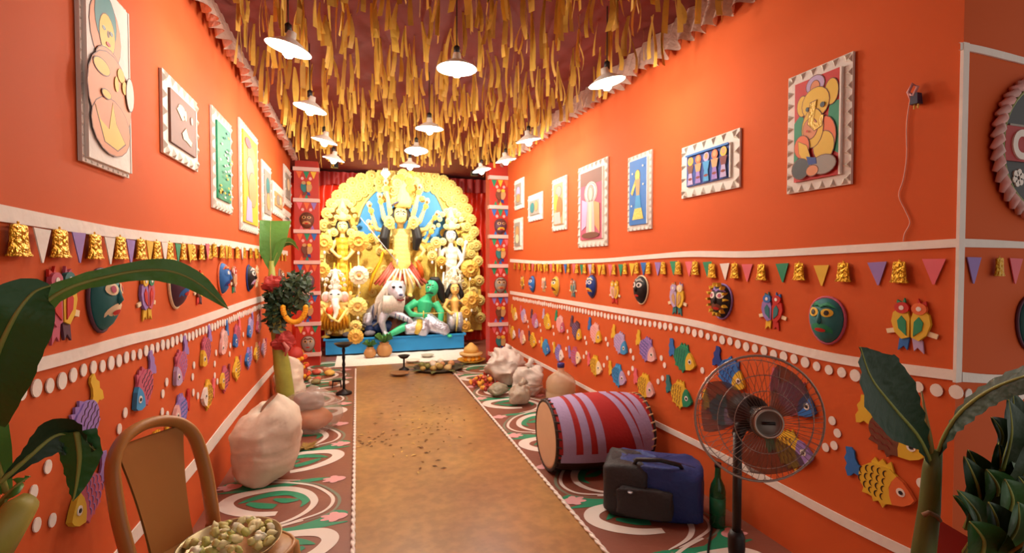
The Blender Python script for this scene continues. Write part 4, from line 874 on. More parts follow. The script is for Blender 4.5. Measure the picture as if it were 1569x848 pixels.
f.limb(mb, [(664, 496, .12, 8), (676, 500, .2, 6.5), (684, 508, .2, 4.5)]); f.ell(mb, 685, 512, .24, 4, 2.4, 6)
f.put('body', mb, mat((60, 196, 138), .45, 0, .2, 6), .012); face(f, 657, 440, 8.5, .205, None)
mb = MB(); f.ell(mb, 664, 437, .06, 11, 12, 8); f.limb(mb, [(657, 428, .12, 4), (667, 429, .1, 6), (673, 440, .06, 7), (676, 454, .03, 6), (680, 464, .0, 3)], 10); f.put('hair', mb, HAIR, .014)
mb = MB(); f.limb(mb, [(653, 432, .2, 1.4), (652, 434, .215, 1.2)], 6); f.limb(mb, [(649, 449, .21, .9), (655, 447.5, .232, 1.2), (661, 449, .2, .9)], 6); f.put('moustache', mb, HAIR)
mb = MB(); f.limb(mb, [(650, 488, .06, 13), (640, 497, .14, 13), (628, 501, .2, 10), (618, 503, .22, 7.5)], 12); f.limb(mb, [(650, 488, .06, 13), (664, 498, .14, 12.5), (678, 503, .2, 9), (682, 509, .2, 6.5)], 12); f.limb(mb, [(648, 490, .14, 10), (645, 503, .2, 11), (644, 510, .18, 9)], 12)
f.put('trousers', mb, mat((196, 196, 210), .3, .5, .3, 20, .6, 30), .016)
mb = MB(); f.limb(mb, [(640, 488, .22, 5), (638, 498, .29, 6), (634, 508, .27, 4)], 8, .5); f.put('loincloth', mb, GOLD)
t = thing('sword', 'golden sword held across the green demon', 'sword', f.P(640, 478, .3)); q = t.location
MB().tube([f.P(634, 477, .31) - q, f.P(660, 477.5, .32) - q, f.P(690, 476, .3) - q], [.012, .016, .003], 6, flat=.35).build('blade', mat((226, 190, 110), .35, .5), t, True); MB().tube([f.P(645, 474, .32) - q, f.P(645, 484, .32) - q], .01, 6).build('hilt', GOLD, t, True)

# --- lion
f = Fig('lion_statue', 'silver white lion statue lunging at the green demon', 590, 511, 8.0); mb = MB()
f.limb(mb, [(566, 484, -.06, 9), (578, 478, .0, 14), (592, 472, .06, 15), (602, 462, .1, 12), (606, 452, .14, 10)], 14)
f.ell(mb, 606, 443, .2, 14, 14, 12); f.limb(mb, [(608, 447, .27, 9), (611, 452, .32, 7.5), (612, 455, .33, 6)])
for sg in (-1, 1): f.ell(mb, 604 + sg * 11, 433, .16, 3, 3.2, 2.5)
f.limb(mb, [(598, 476, .16, 8), (612, 482, .24, 6), (624, 488, .27, 4.6), (632, 496, .26, 4)]); f.ell(mb, 634, 499, .27, 5.5, 3.6, 6)
f.limb(mb, [(588, 480, .16, 8), (584, 492, .2, 5.6), (588, 506, .2, 4)]); f.ell(mb, 590, 509, .24, 5, 3, 6)
f.limb(mb, [(566, 484, .0, 10), (562, 494, .06, 7.5), (568, 501, .02, 5), (564, 509, .04, 3.6)]); f.ell(mb, 566, 510, .08, 5, 3, 6)
f.limb(mb, [(558, 480, -.08, 2.5), (548, 472, -.12, 2), (546, 458, -.14, 1.8), (552, 448, -.14, 1.6)])
f.put('body', mb, mat((196, 196, 208), .38, .3, .25, 12, .3, 30), .013)
mb = MB(); r_ = random.Random(3)
for k in range(80):
    q = r_.uniform(.15, 1.0) * PI * 1.3 + .2; cu, cv_ = 603 + 14 * math.cos(q), 444 - 14 * math.sin(q); l = r_.uniform(16, 34); dx = math.cos(q) * .5 - .15
    f.limb(mb, [(cu, cv_, .17, 2.6), (cu + dx * l * .6, cv_ + l * .5, .2, 2.4), (cu + dx * l * .7, cv_ + l * 1.1, .17, .8)], 6)
for k in range(14): cu = 588 + k * 2.2; f.limb(mb, [(cu, 452, .26, 2.4), (cu - 1, 464, .29, 2.2), (cu - 2, 478, .24, .8)], 6)
f.put('mane', mb, mat((214, 204, 190), .6, 0, .25, 20))
mb = MB()
for du in (-3, 7): mb = MB(); f.ell(mb, 604 + du, 439, .315, 2.4, 2, 1); f.put('eye', mb, BLACK)
mb = MB(); f.ell(mb, 611, 450, .385, 3, 1.8, 1.2)
f.put('nose', mb, mat((70, 76, 110), .5))
for k in range(7): mb = MB(); f.limb(mb, [(572 + k * 4.5, 467 - k * .8, .12, .9), (570 + k * 4.5, 477, .155, 1.2), (571 + k * 4.5, 486, .13, .7)], 6); f.put('stripe', mb, mat((70, 76, 110), .5))
for k in range(4): mb = MB(); f.limb(mb, [(604 + k * 6, 478 + k * 2, .31, .8), (603 + k * 6, 486 + k * 2, .3, .8)], 6); f.put('stripe', mb, mat((70, 76, 110), .5))
mb = MB(); f.limb(mb, [(606, 457, .36, 1.2), (611, 458.5, .375, 1.5), (616, 457, .36, 1.2)], 6); f.put('mouth', mb, DKRED)
# buffalo and rocks
f = Fig('buffalo_carcass', 'dark blue slain buffalo lying under the lion', 580, 512, 8.06); mb = MB(); f.limb(mb, [(562, 500, 0, 10), (578, 499, .04, 12), (596, 501, .03, 10), (608, 506, 0, 5)], 12); f.ell(mb, 566, 503, .12, 8, 7, 8)
f.put('body', mb, mat((30, 56, 104), .5, 0, .2, 10), .014); mb = MB(); f.limb(mb, [(560, 499, .16, 1.6), (552, 495, .2, 1.2), (550, 488, .2, .5)], 7); f.limb(mb, [(571, 498, .18, 1.6), (578, 492, .22, 1.2), (578, 486, .22, .5)], 7); f.put('horn', mb, GREY)
for u, v, r_, lb in ((532, 507, 6, 'left'), (566, 508, 7, 'right')):
    p = onY(u, v, 7.86); o = MB().ell((0, 0, 0), (r_ * .0104 * 1.2, r_ * .0104, r_ * .0104 * .7), 12, 8, noise=.1, seed=u).build('grey_stone', mat((130, 128, 136), .8, 0, .2, 20, .4, 40), None, True, (p.x, 7.88, PT + r_ * .0104 * .6)); tag(o, '%s grey stone by the hanging disc at the platform edge' % lb, 'stone')

# --- standards of golden discs
def standard(label, y, discs):
    p = onY(discs[0][0], discs[0][1], y); t = thing('disc_standard', label, 'standard', (p.x, y, PT)); q = t.location
    MB().tube([(0, .03, 0), (0, .03, p.z - PT)], .012, 8).build('pole', GOLDP, t, True); MB().lathe([(.07, 0), (.06, .02), (.015, .04)], 14, (0, .03, 0)).build('foot', GOLD, t, True)
    for u, v, r_, m_ in discs:
        c_ = onY(u, v, y); o = inst(MED, 'golden_disc', m_, t, (c_.x - q.x, -.01, c_.z - q.z), 0, r_ * .0104 / .105)
        MB().ell((c_.x - q.x, -.02, c_.z - q.z - r_ * .0104 - .03), (.02, .02, .03), 8, 6).build('tassel', WHITECL, t, True)
DG = mat((228, 176, 74), .5, .15, .15, 30, .5, 90); DW = mat((252, 240, 200), .5, .05, .08)
standard('tall standard of four golden discs left of the lion', 7.80, [(549, 370, 15, DG), (550, 422, 14, DW), (548, 470, 14, GOLDP), (545, 500, 9, GOLDP)])
standard('short standard of golden discs at the far left edge of the arch', 7.9, [(497, 372, 12, DG), (494, 414, 11, DG), (493, 470, 8, GOLDP)])
standard('standard of golden discs at the right edge of the platform', 7.9, [(720, 412, 14, DG), (722, 460, 14, DG), (714, 478, 10, DG), (712, 500, 10, DG)])
standard('small standard of discs between central and right goddesses', 8.0, [(668, 372, 9, GOLDP), (662, 392, 8, GOLDP), (676, 400, 8, DG)])
c_ = onY(545, 516, 7.72); o = inst(MED, 'golden_disc', DG, None, (c_.x, 7.72, c_.z), 0, 1.1); tag(o, 'golden disc leaning on the front edge of the blue platform', 'disc')

# --- tube lights on the right column; unseen left set added to light the idols
TUBE = mat((255, 244, 224), .4, 0, 0, emit=30.)
for nm, x, ylist, zl in (('right', onY(751, 400, 6.7).x - .02, 6.70, (1.0, 1.62, 2.25)), ('left', -.62, 7.365, (1.0, 1.62, 2.25))):
    for i, z in enumerate(zl):
        t = thing('tube_light', '%s white tube light from the floor behind the %s column edge (left ones are unseen additions)' % (ordn(i + 1), nm), 'tube light', (x, ylist, z), 0, 'tube lights facing the idols')
        MB().tube([(0, 0, -.14), (0, 0, .14)], .014, 10).build('tube', TUBE, t, True); MB().box((0, -.03, 0) if nm == 'left' else (.02, 0, 0), (.03, .035, .32) if nm == 'left' else (.02, .04, .32)).build('batten', WHITE, t)
SPOT = 210.
for nm, u, v in (('left', 512, 258), ('right', 728, 262)):
    p = onY(u, v, 7.0); p.z = 2.75
    t = thing('flood_lamp', 'small flood lamp under the ceiling on the %s aimed at the idols' % nm, 'lamp', p); MB().box((0, .05, 0), (.1, .08, .07)).build('housing', BLACK, t); MB().box((0, .095, 0), (.085, .01, .055)).build('lens', mat((255, 240, 210), .4, 0, 0, emit=12.), t)
    MB().tube([(0, .05, .03), (0, .05, ZC - p.z)], .006, 6).build('bracket', BLACK, t)
    l = bpy.data.lights.new('flood_light', 'SPOT'); l.energy = SPOT; l.spot_size = 2.1; l.spot_blend = .6; l.color = (1, .9, .72); l.shadow_soft_size = .05
    lo = bpy.data.objects.new('flood_light', l); COL.objects.link(lo); lo.parent = t; lo.location = (0, .13, 0); lo.rotation_euler = (Vector((.6, 8.3, 1.5)) - p).to_track_quat('-Z', 'Y').to_euler()

# ================================================================== floor: runner, ropes, painted scrolls
XA, XB = -.02, 1.14
rn = bpy.data.materials.new('runner_concrete'); rn.use_nodes = True; N = rn.node_tree.nodes; L = rn.node_tree.links; b = N['Principled BSDF']
tc = N.new('ShaderNodeTexCoord'); n1 = N.new('ShaderNodeTexNoise'); n1.inputs['Scale'].default_value = 1.3; n1.inputs['Detail'].default_value = 4
n2 = N.new('ShaderNodeTexNoise'); n2.inputs['Scale'].default_value = 14; n2.inputs['Detail'].default_value = 5
L.new(tc.outputs['Object'], n1.inputs['Vector']); L.new(tc.outputs['Object'], n2.inputs['Vector'])
def ramp(src, stops):
    r = N.new('ShaderNodeValToRGB'); e = r.color_ramp.elements
    for i, (p, c_) in enumerate(stops):
        x = e[i] if i < 2 else e.new(p)
        x.position = p; x.color = [lin(k) for k in c_] + [1]
    L.new(src, r.inputs[0]); return r.outputs[0]
c1 = ramp(n1.outputs['Fac'], [(.35, (150, 104, 66)), (.65, (178, 134, 78))]); c2 = ramp(n2.outputs['Fac'], [(.4, (215, 215, 215)), (.62, (255, 255, 255))])
mx = N.new('ShaderNodeMix'); mx.data_type = 'RGBA'; mx.blend_type = 'MULTIPLY'; mx.inputs[0].default_value = .7; L.new(c1, mx.inputs[6]); L.new(c2, mx.inputs[7]); L.new(mx.outputs[2], b.inputs['Base Color'])
b.inputs['Roughness'].default_value = .32; b.inputs['Specular IOR Level'].default_value = .45
bp = N.new('ShaderNodeBump'); bp.inputs['Strength'].default_value = .12; L.new(n2.outputs['Fac'], bp.inputs['Height']); L.new(bp.outputs[0], b.inputs['Normal'])
o = MB().box(((XA + XB) / 2, 3.0, .002), (XB - XA, 7.8, .004)).build('floor_runner', rn); tag(o, 'long golden brown runner mat down the middle of the floor', 'mat')
def rope(x0, x1, y0, y1, label):
    mb = MB(); n = 330
    for s_ in range(2):
        mb.tube([(x0 + (x1 - x0) * i / n + .006 * math.cos(i * .9 + s_ * PI), y0 + (y1 - y0) * i / n, .011 + .004 * math.sin(i * .9 + s_ * PI)) for i in range(n + 1)], .007, 5)
    mb.tube([(x0 + (x1 - x0) * i / n, y0 + (y1 - y0) * i / n, .010) for i in range(0, n + 1, 10)], .007, 5)
    tag(mb.build('border_rope', WHITE, None, True), label, 'rope')
rope(XA - .01, XA - .01, -.2, 6.7, 'white twisted rope along the left edge of the runner')
rope(1.12, 1.17, .5, 6.2, 'white twisted rope along the right edge of the runner')
PW = mat((226, 218, 208), .5, 0, .05); PG = mat((34, 140, 100), .5, 0, .1); PP = mat((222, 164, 166), .5, 0, .06); PGR = mat((120, 130, 110), .5)
def stroke(mb, pts, z):
    pts = smooth_path([(x, y_, w_) for x, y_, w_ in pts], 6); l = []; r = []
    for i, p in enumerate(pts):
        a_ = pts[max(0, i - 1)]; c_ = pts[min(len(pts) - 1, i + 1)]; d = Vector((c_.x - a_.x, c_.y - a_.y)); d = d.normalized() if d.length > 0 else Vector((1, 0)); nn = Vector((-d.y, d.x)) * max(.002, p.z / 2)
        l.append((p.x + nn.x, p.y + nn.y, z)); r.append((p.x - nn.x, p.y - nn.y, z))
    n = len(l); mb.add(l + r, [(i, i + 1, n + i + 1, n + i) for i in range(n - 1)]); return mb
def unit(sg):
    def X(p): return [((.80 - q[0]) if sg < 0 else q[0], q[1], q[2]) for q in p]
    out = [('painted_scroll', stroke(MB(), X([(.40, .15, .045), (.53, .18, .06), (.65, .26, .075), (.70, .35, .085), (.66, .425, .08), (.55, .455, .06), (.40, .455, .055), (.27, .37, .05), (.21, .24, .042), (.24, .13, .032), (.33, .05, .022), (.48, 0, .006)]), .0022).mesh('painted_scroll', PW)),
           ('painted_line', stroke(MB(), X([(.55, .58, .012), (.38, .53, .018), (.22, .43, .02), (.11, .25, .022), (.14, .11, .018), (.28, .04, .014), (.42, 0, .006)]), .0021).mesh('painted_line', PW)),
           ('painted_grey_line', stroke(MB(), X([(.33, .53, .01), (.19, .44, .016), (.075, .25, .02), (.10, .09, .014), (.24, .02, .006)]), .0016).mesh('painted_grey_line', PGR))]  # last one: grey stroke of the floor pattern outside the white line
    gl = MB(); stroke(gl, X([(.63, .33, .008), (.56, .37, .05), (.46, .40, .06), (.34, .38, .07), (.26, .27, .05), (.28, .19, .01)]), .002); out.append(('painted_leaf', gl.mesh('painted_leaf', PG)))
    gl = MB(); stroke(gl, X([(.42, .235, .05), (.50, .27, .06), (.58, .32, .03)]), .0023); out.append(('painted_leaf', gl.mesh('painted_leaf', PG)))
    gl = MB(); stroke(gl, X([(.30, .28, .02), (.37, .29, .055), (.44, .33, .02)]), .0023); out.append(('painted_leaf', gl.mesh('painted_leaf', PG)))
    gl = MB(); stroke(gl, X([(.78, .50, .01), (.62, .50, .05), (.45, .50, .06), (.25, .53, .05), (.08, .52, .012)]), .0014); out.append(('painted_leaf', gl.mesh('painted_leaf', PG)))
    gl = MB(); stroke(gl, X([(.02, .04, .03), (.08, .04, .11), (.16, .0, .06), (.3, -.03, .012)]), .0013); out.append(('painted_leaf', gl.mesh('painted_leaf', PG)))
    for cx, cy in ((.10, .50), (.72, .57)):
        vs = [(cx, cy, .0025)]; n = 28
        for i in range(n):
            q = 2 * PI * i / n; r = 1 + .42 * (abs(math.sin(q * 3.5)) - .5) if math.cos(q) > -.4 else .8; vs.append((((.80 - cx) if sg < 0 else cx) + .075 * r * math.cos(q), cy + .045 * r * math.sin(q), .0025))
        vs[0] = (((.80 - cx) if sg < 0 else cx), cy, .0025)
        out.append(('painted_lotus', MB().add(vs, [(0, 1 + i, 1 + (i + 1) % n) for i in range(n)]).mesh('painted_lotus', PP)))
    return out
UN = {1: unit(1), -1: unit(-1)}
for side, y0, n_, first in (('L', 1.65, 10, 1), ('R', 1.41, 9, 1)):
    for k in range(n_):
        u_ = UN[first * (-1) ** k]
        for nm, me in u_:
            o = inst(me, nm, None, floor, (XA - .02 if side == 'L' else XB - .02, y0 + k * .57, 0)); o.scale = (-1, 1.04, 1) if side == 'L' else (1.0, 1.04, 1)

# ================================================================== things along the left
# plastic chair
PLAS = mat((178, 124, 64), .38, 0, .08, 5)
ch = thing('plastic_chair', 'brown moulded plastic chair holding a bowl of flowers', 'chair', (-.45, 1.79, 0), math.radians(56))
ch.scale = (.86, .95, 1)
# local frame: the sitter looks along -y ; back at +y
ZT, SH = .85, .44
def back_pt(x, z):     # curved, reclined back surface
    s_ = (z - SH) / (ZT - SH); return Vector((x, .19 + .11 * s_ - .5 * x * x, z))
prof = [(-.165, SH - .02), (-.175, .54), (-.178, .64), (-.165, .76), (-.12, .82), (-.06, .845), (0, .852), (.06, .845), (.12, .82), (.165, .76), (.178, .64), (.175, .54), (.165, SH - .02)]
mb = MB(); pth = smooth_path([back_pt(x, z) for x, z in prof], 5); mb.tube(pth, .031, 10, flat=.62); mb.build('back_frame', PLAS, ch, True)
def splat(i, j):
    z = SH - .02 + (ZT - .02 - SH) * j; w_ = .085 + .05 * j ** 2; x = (i - .5) * 2 * w_; p = back_pt(x, z); return (p.x, p.y + .004, p.z)
mb = MB(); mb.grid(splat, 8, 14); mb.add([(a_, b_ + .012, c_) for a_, b_, c_ in mb.v], [f_[::-1] for f_ in mb.f]); mb.build('back_splat', PLAS, ch, True)
def seat(r):
    out = []
    for i in range(40):
        q = 2 * PI * i / 40; c_, s_ = math.cos(q), math.sin(q); k = (abs(c_) ** 4 + abs(s_) ** 4) ** -.25; out.append((.215 * r * c_ * k, -.01 + .21 * r * s_ * k))
    return out
mb = MB(); vs = []
for r, z in ((.3, SH - .012), (.75, SH - .006), (.95, SH), (1., SH - .008), (1., SH - .035), (.95, SH - .04)): vs += [(x, y_, z) for x, y_ in seat(r)]
fs = [tuple(range(40))] + [(k * 40 + i, k * 40 + (i + 1) % 40, (k + 1) * 40 + (i + 1) % 40, (k + 1) * 40 + i) for k in range(5) for i in range(40)]
mb.add(vs, fs); mb.build('seat', PLAS, ch, True)
MB().tube([(x, y_, SH - .006) for x, y_ in seat(1.0)], .007, 6, closed=True).build('seat_rim', mat((200, 150, 96), .3), ch, True)
for sx in (-1, 1):
    MB().tube([(sx * .17, .18, SH), (sx * .19, .25, .2), (sx * .2, .28, 0)], [.03, .026, .022], 8).build('leg', PLAS, ch, True); MB().tube([(sx * .18, -.17, SH - .02), (sx * .195, -.2, .2), (sx * .2, -.22, 0)], [.03, .026, .022], 8).build('leg', PLAS, ch, True)
Rz = Matrix.Translation(ch.location) @ Matrix.Rotation(ch.rotation_euler.z, 4, 'Z')
bc = Rz @ Vector((.01, -.05, SH))
t = thing('shallow_bowl', 'shallow steel bowl of pale flowers on the chair seat', 'bowl', bc)
MB().lathe([(0, 0), (.09, 0), (.13, .02), (.15, .05), (.155, .052), (.15, .046), (.125, .016), (.085, .005), (0, .005)], 28).build('bowl_shell', mat((180, 160, 120), .3, .6), t, True)
r_ = random.Random(5)
PET = [MB().ell((0, 0, 0), (.022, .014, .012), 8, 6, noise=.25, seed=k).mesh('petal', None, True) for k in range(5)]
FM = [mat((236, 226, 170), .6), mat((222, 214, 140), .6), mat((244, 238, 206), .6), mat((196, 196, 110), .6)]
for k in range(60):
    q = r_.uniform(0, 2 * PI); d = .135 * math.sqrt(r_.random()); z = .04 + .035 * (1 - (d / .14) ** 2) + r_.uniform(-.008, .01)
    o = inst(PET[k % 5], 'plucked_flower', FM[k % 4], None, bc + Vector((d * math.cos(q), d * math.sin(q), z)), 0, r_.uniform(.7, 1.05)); o.rotation_euler = (r_.uniform(-1, 1), r_.uniform(-1, 1), r_.uniform(0, 6))
    tag(o, 'pale yellow plucked flower head heaped in the bowl on the chair', 'flower', 'flower heads in the bowl')

# banana leaves and plants
LEAF = mat((44, 96, 40), .45, 0, .25, 5, .2, 30); LEAF2 = mat((84, 140, 56), .45, 0, .2, 5, .2, 30); LDARK = mat((30, 62, 34), .5, 0, .25, 6, .2, 30); STEM = mat((150, 160, 80), .5, 0, .2, 8)
def leaf(par, mid, wid, side, fold=.35, m=LEAF, name='leaf', droop=0.):
    """blade along a 3-D midrib; side = sideways direction of the blade"""
    pts = [Vector((max(p.x, XL + .02), p.y, p.z)) for p in smooth_path(mid, 6)]; n = len(pts) - 1; side = Vector(side).normalized(); mb = MB()
    def width(t):
        k = t * (len(wid) - 1); i = min(int(k), len(wid) - 2); return wid[i] + (wid[i + 1] - wid[i]) * (k - i)
    def fn(i, j):
        p = pts[round(i * n)]; a_ = pts[max(0, round(i * n) - 1)]; c_ = pts[min(n, round(i * n) + 1)]; T = (c_ - a_).normalized()
        s_ = (side - T * side.dot(T)).normalized(); up = s_.cross(T); w_ = width(i); k = (j - .5) * 2
        r9 = p + s_ * w_ * k + up * (abs(k) * w_ * fold - droop * k * k * w_ + .004 * math.sin(i * 70 + k * 3) * abs(k)); r9.x = max(r9.x, XL + .015); return r9
    mb.grid(lambda i, j: tuple(fn(i, j)), n, 8)
    o = mb.build(name, m, par, True, world=True)
    r = MB().tube(pts, [.007 * (1 - .75 * i / n) for i in range(n + 1)], 6).build('midrib', STEM, o, True); return o
# left foreground banana plant
b0 = Vector((-.68, 1.18, 0))
t = thing('banana_plant', 'banana plant at the left edge with a long arching leaf', 'plant', b0)
MB().tube([b0, (-.70, 1.19, .35), (-.705, 1.2, .6), (-.71, 1.19, .82)], [.05, .045, .036, .026], 12).build('stem', STEM, t, True, world=True)
MB().lathe([(.10, 0), (.13, .22), (.14, .24), (.12, .24), (.1, .2), (0, .2)], 20).build('pot', BROWN, t, True)
leaf(t, [dep(-40, 760, 1.16), dep(-20, 620, 1.1), dep(20, 520, 1.1), dep(85, 452, 1.15), dep(165, 424, 1.25), dep(245, 414, 1.32), dep(300, 432, 1.38), dep(350, 474, 1.42)], [.012, .045, .04, .03, .022, .024, .034, .026, .0], (.35, .1, .9), .15, LEAF2)
leaf(t, [dep(-30, 640, 1.05), dep(-10, 560, 1.0), dep(20, 490, .98), dep(50, 450, 1.0), dep(78, 438, 1.02)], [.05, .075, .07, .04, .0], (.7, .2, -.55), .2, LEAF)
leaf(t, [dep(0, 740, 1.1), dep(45, 700, 1.12), dep(85, 668, 1.15), dep(118, 668, 1.17), dep(146, 690, 1.18)], [.002, .02, .05, .05, .012], (.2, .3, -.9), .3, LDARK)
leaf(t, [dep(118, 662, 1.16), dep(122, 700, 1.17), dep(118, 740, 1.18), dep(112, 768, 1.18)], [.035, .042, .022, .0], (1, .1, -.1), .2, LEAF)
leaf(t, [dep(-30, 800, 1.1), dep(0, 770, 1.1), dep(25, 745, 1.1), dep(46, 730, 1.12)], [.03, .035, .022, 0], (.6, .2, .7), .3, LEAF2)
MB().tube([dep(-20, 860, 1.0), dep(10, 810, 1.0), dep(30, 780, 1.02), dep(45, 768, 1.04)], [.035, .033, .03, .022], 10).build('cut_stalk', mat((176, 170, 80), .5, 0, .2, 8), t, True, world=True)

# banana tree with garlands beside the left wall
bt = onZ(440, 640); t = thing('garlanded_banana_tree', 'slim banana trunk dressed with leaves and red cloth by left wall', 'plant', (bt.x, bt.y, 0)); Y_ = bt.y
def q_(u, v, d=0.): return onY(u, v, Y_) + Vector((0, -d, 0))
tp = [q_(441, 640), q_(437, 600), q_(432, 560), q_(426, 520), q_(420, 480), q_(417, 440), q_(416, 400)]
MB().tube(tp, [.075, .075, .07, .052, .045, .038, .02], 14).build('trunk', mat((156, 160, 66), .5, 0, .25, 10, .2, 20), t, True, world=True)
leaf(t, [q_(415, 415), q_(415, 392), q_(414, 366), q_(414, 338, -.03)], [.01, .08, .14, .17], (1, 0, 0), .1, LEAF2)
leaf(t, [q_(416, 410), q_(430, 378), q_(445, 372), q_(458, 384)], [.01, .05, .04, 0], (0, -.6, .8), .3, LEAF2)
mb = MB(); r_ = random.Random(9)
def fol(name, cu, cv, ru, rv, n, par, m, seed):
    r_ = random.Random(seed); mb = MB()
    for k in range(n):
        a_, d_ = r_.uniform(0, 2 * PI), math.sqrt(r_.random()); c_ = q_(cu + ru * d_ * math.cos(a_), cv + rv * d_ * math.sin(a_), r_.uniform(-.08, .1))
        c_.x = max(c_.x, XL + .1); dx = Vector((r_.uniform(-1, 1), r_.uniform(-.6, .6), r_.uniform(-1, .6))).normalized(); sd = dx.orthogonal().normalized(); l, w_ = r_.uniform(.05, .09), r_.uniform(.014, .024)
        mb.add([c_, c_ + dx * l * .5 + sd * w_, c_ + dx * l, c_ + dx * l * .5 - sd * w_], [(0, 1, 2), (0, 2, 3)])
    o = mb.build(name, m, par, False, world=True); o['kind'] = 'stuff'; return o
fol('foliage', 423, 466, 20, 38, 420, t, mat((36, 60, 34), .5, 0, .35, 40), 2); fol('foliage', 455, 445, 18, 30, 300, t, mat((44, 66, 36), .5, 0, .35, 40), 3)
mb = MB()
for k in range(22):
    a_ = PI * k / 21; c_ = q_(453 + 17 * math.cos(PI + a_), 470 + 22 * math.sin(a_), .1); MB().ell(c_, .024, 8, 6, noise=.1, seed=k).build('marigold', mat((240, 170, 20), .6), t, True, world=True)
for (u, v, ru, rv, sd) in ((419, 434, 14, 10, 1), (436, 522, 17, 12, 2)):
    MB().ell(q_(u, v, .06), (ru * .0055, .06, rv * .006), 16, 10, noise=.34, seed=sd).build('red_cloth_knot', mat((172, 52, 46), .65, 0, .35, 22), t, False, world=True)
MB().tube([q_(437, 522, .12), q_(444, 530, .14), q_(440, 542, .13)], [.012, .02, .006], 7).build('cloth_end', mat((200, 120, 110), .6), t, True, world=True)

def crumple(mb, amp, fr, seed, zmin=0.):
    o_ = Vector((seed * 3.7, seed * 1.3, seed * 2.1)); out = []
    for p in mb.v:
        p = Vector(p); n1_ = mnoise.noise_vector(p * fr + o_); n2_ = abs(mnoise.noise(p * fr * 2.3 + o_)); q = p + n1_ * amp + (p - Vector((0, 0, p.z * .5))).normalized() * (n2_ - .25) * amp * .9
        if q.z < zmin: q.z = zmin
        out.append(tuple(q))
    mb.v = out; return mb
CLOTH = mat((226, 210, 188), .8, 0, .08, 8, .25, 14)
def sack(name, label, loc, rx, ry, h, m, lean, seed, tie=None, cat='sack'):
    t = thing(name, label, cat, loc); r = random.Random(seed); ph = [r.uniform(0, 6) for _ in range(4)]; mb = MB(); n = 28; k = 14
    n, k = 44, 30
    pr = [(0, .52), (.04, .68), (.15, .82), (.42, 1.0), (.44, .95), (.47, 1.02), (.7, 1.0), (.86, .84), (.95, .6), (1., .22)] if tie else [(0, .6), (.05, .85), (.3, 1.), (.6, .95), (.85, .72), (.96, .4), (1., .1)]
    def fn(i, j):
        q = 2 * PI * i
        for (a_, b_), (c_, d_) in zip(pr, pr[1:]):
            if j <= c_: s_ = b_ + (d_ - b_) * (j - a_) / (c_ - a_); break
        return (rx * s_ * math.cos(q) + lean * j, ry * s_ * math.sin(q), h * j * (1 + .12 * math.sin(q + ph[0]) * j * j))
    mb.grid(fn, n, k); crumple(mb, .03, 6, seed); mb.f.append(tuple(i * (k + 1) for i in range(n))); mb.mi.append(0); mb.f.append(tuple(i * (k + 1) + k for i in range(n))[::-1]); mb.mi.append(0); mb.build('sack_body', m, t, True)
    return t
t = sack('cloth_sack', 'large beige cloth bundle leaning by the left wall, nearest of the sacks', (onZ(404, 736).x, onZ(404, 736).y, 0), .21, .19, .50, CLOTH, .03, 4, .42)
sack('cloth_sack', 'smaller beige cloth sack behind the banana trunk', (-.66, 5.35, 0), .15, .16, .42, CLOTH, -.02, 8)
# transparent bag with orange contents
CLEAR = mat((206, 190, 176), .12, 0, .2, 12, .8, 12, alpha=.38)
c_ = onZ(480, 662); t = sack('clear_plastic_bag', 'crumpled clear plastic bag with orange bottom beside the trunk', (c_.x - .02, c_.y + .05, 0), .24, .2, .36, CLEAR, .0, 12, cat='plastic bag')
MB().ell((0, 0, .10), (.17, .14, .09), 18, 10, noise=.06, seed=2).build('orange_contents', mat((214, 130, 70), .6, 0, .2, 10), t, True)
MB().ell((-.02, .02, .24), (.13, .11, .08), 16, 9, noise=.1, seed=6).build('grey_contents', mat((150, 124, 112), .7, 0, .3, 16), t, True)
c_ = onZ(467, 688); mb = MB()
for k in range(26):
    a_ = random.uniform(0, 6.28); d = Vector((math.cos(a_), math.sin(a_), random.uniform(.05, .4))) * random.uniform(.05, .11); mb.add([(0, 0, .004), d * .5 + Vector((-d.y, d.x, 0)) * .18, d, d * .5 - Vector((-d.y, d.x, 0)) * .18], [(0, 1, 2), (0, 2, 3)])
tag(mb.build('dry_leaf_tuft', mat((150, 120, 50), .7), None, False, (c_.x, c_.y, .0035)), 'small tuft of dry leaves on the painted floor by the bundle', 'leaves')
# flower-decked pot by the left column
c_ = onZ(450, 588); t = thing('garlanded_pot', 'small ritual pot wrapped in marigold garlands before the left column', 'pot', (c_.x + .02, c_.y, 0))
MB().lathe([(.08, 0), (.13, .06), (.14, .14), (.09, .22), (.07, .25), (.09, .28), (.085, .285), (0, .26)], 20).build('clay_pot', mat((170, 70, 50), .6), t, True)
MB().ell((0, 0, .34), (.09, .085, .09), 14, 9, noise=.04).build('coconut', mat((190, 60, 50), .6), t, True)
for rg in range(3):
    for k in range(16): a_ = 2 * PI * k / 16; MB().ell(((.15 - .02 * rg) * math.cos(a_), (.15 - .02 * rg) * math.sin(a_), .08 + .1 * rg + .03 * math.cos(a_)), .026, 7, 5).build('marigold', mat((244, 176, 30), .6) if k % 3 else mat((226, 80, 40), .6), t, True)
for k in range(14):
    u_, v_ = random.uniform(458, 520), random.uniform(566, 592); p = onZ(u_, v_); r0 = random.uniform(.03, .06)
    o = MB().ell((0, 0, 0), (r0 * 1.2, r0, r0 * .7), 10, 7, noise=.15, seed=k).build('offering_item', [mat((224, 206, 180), .7), mat((196, 130, 90), .6), mat((206, 90, 70), .6), mat((150, 140, 90), .6), mat((232, 190, 90), .6)][k % 5], None, True, (p.x, p.y, r0 * .62))
    tag(o, 'small fruit or flower offering scattered before the left column', 'offering', 'offerings before the left column')
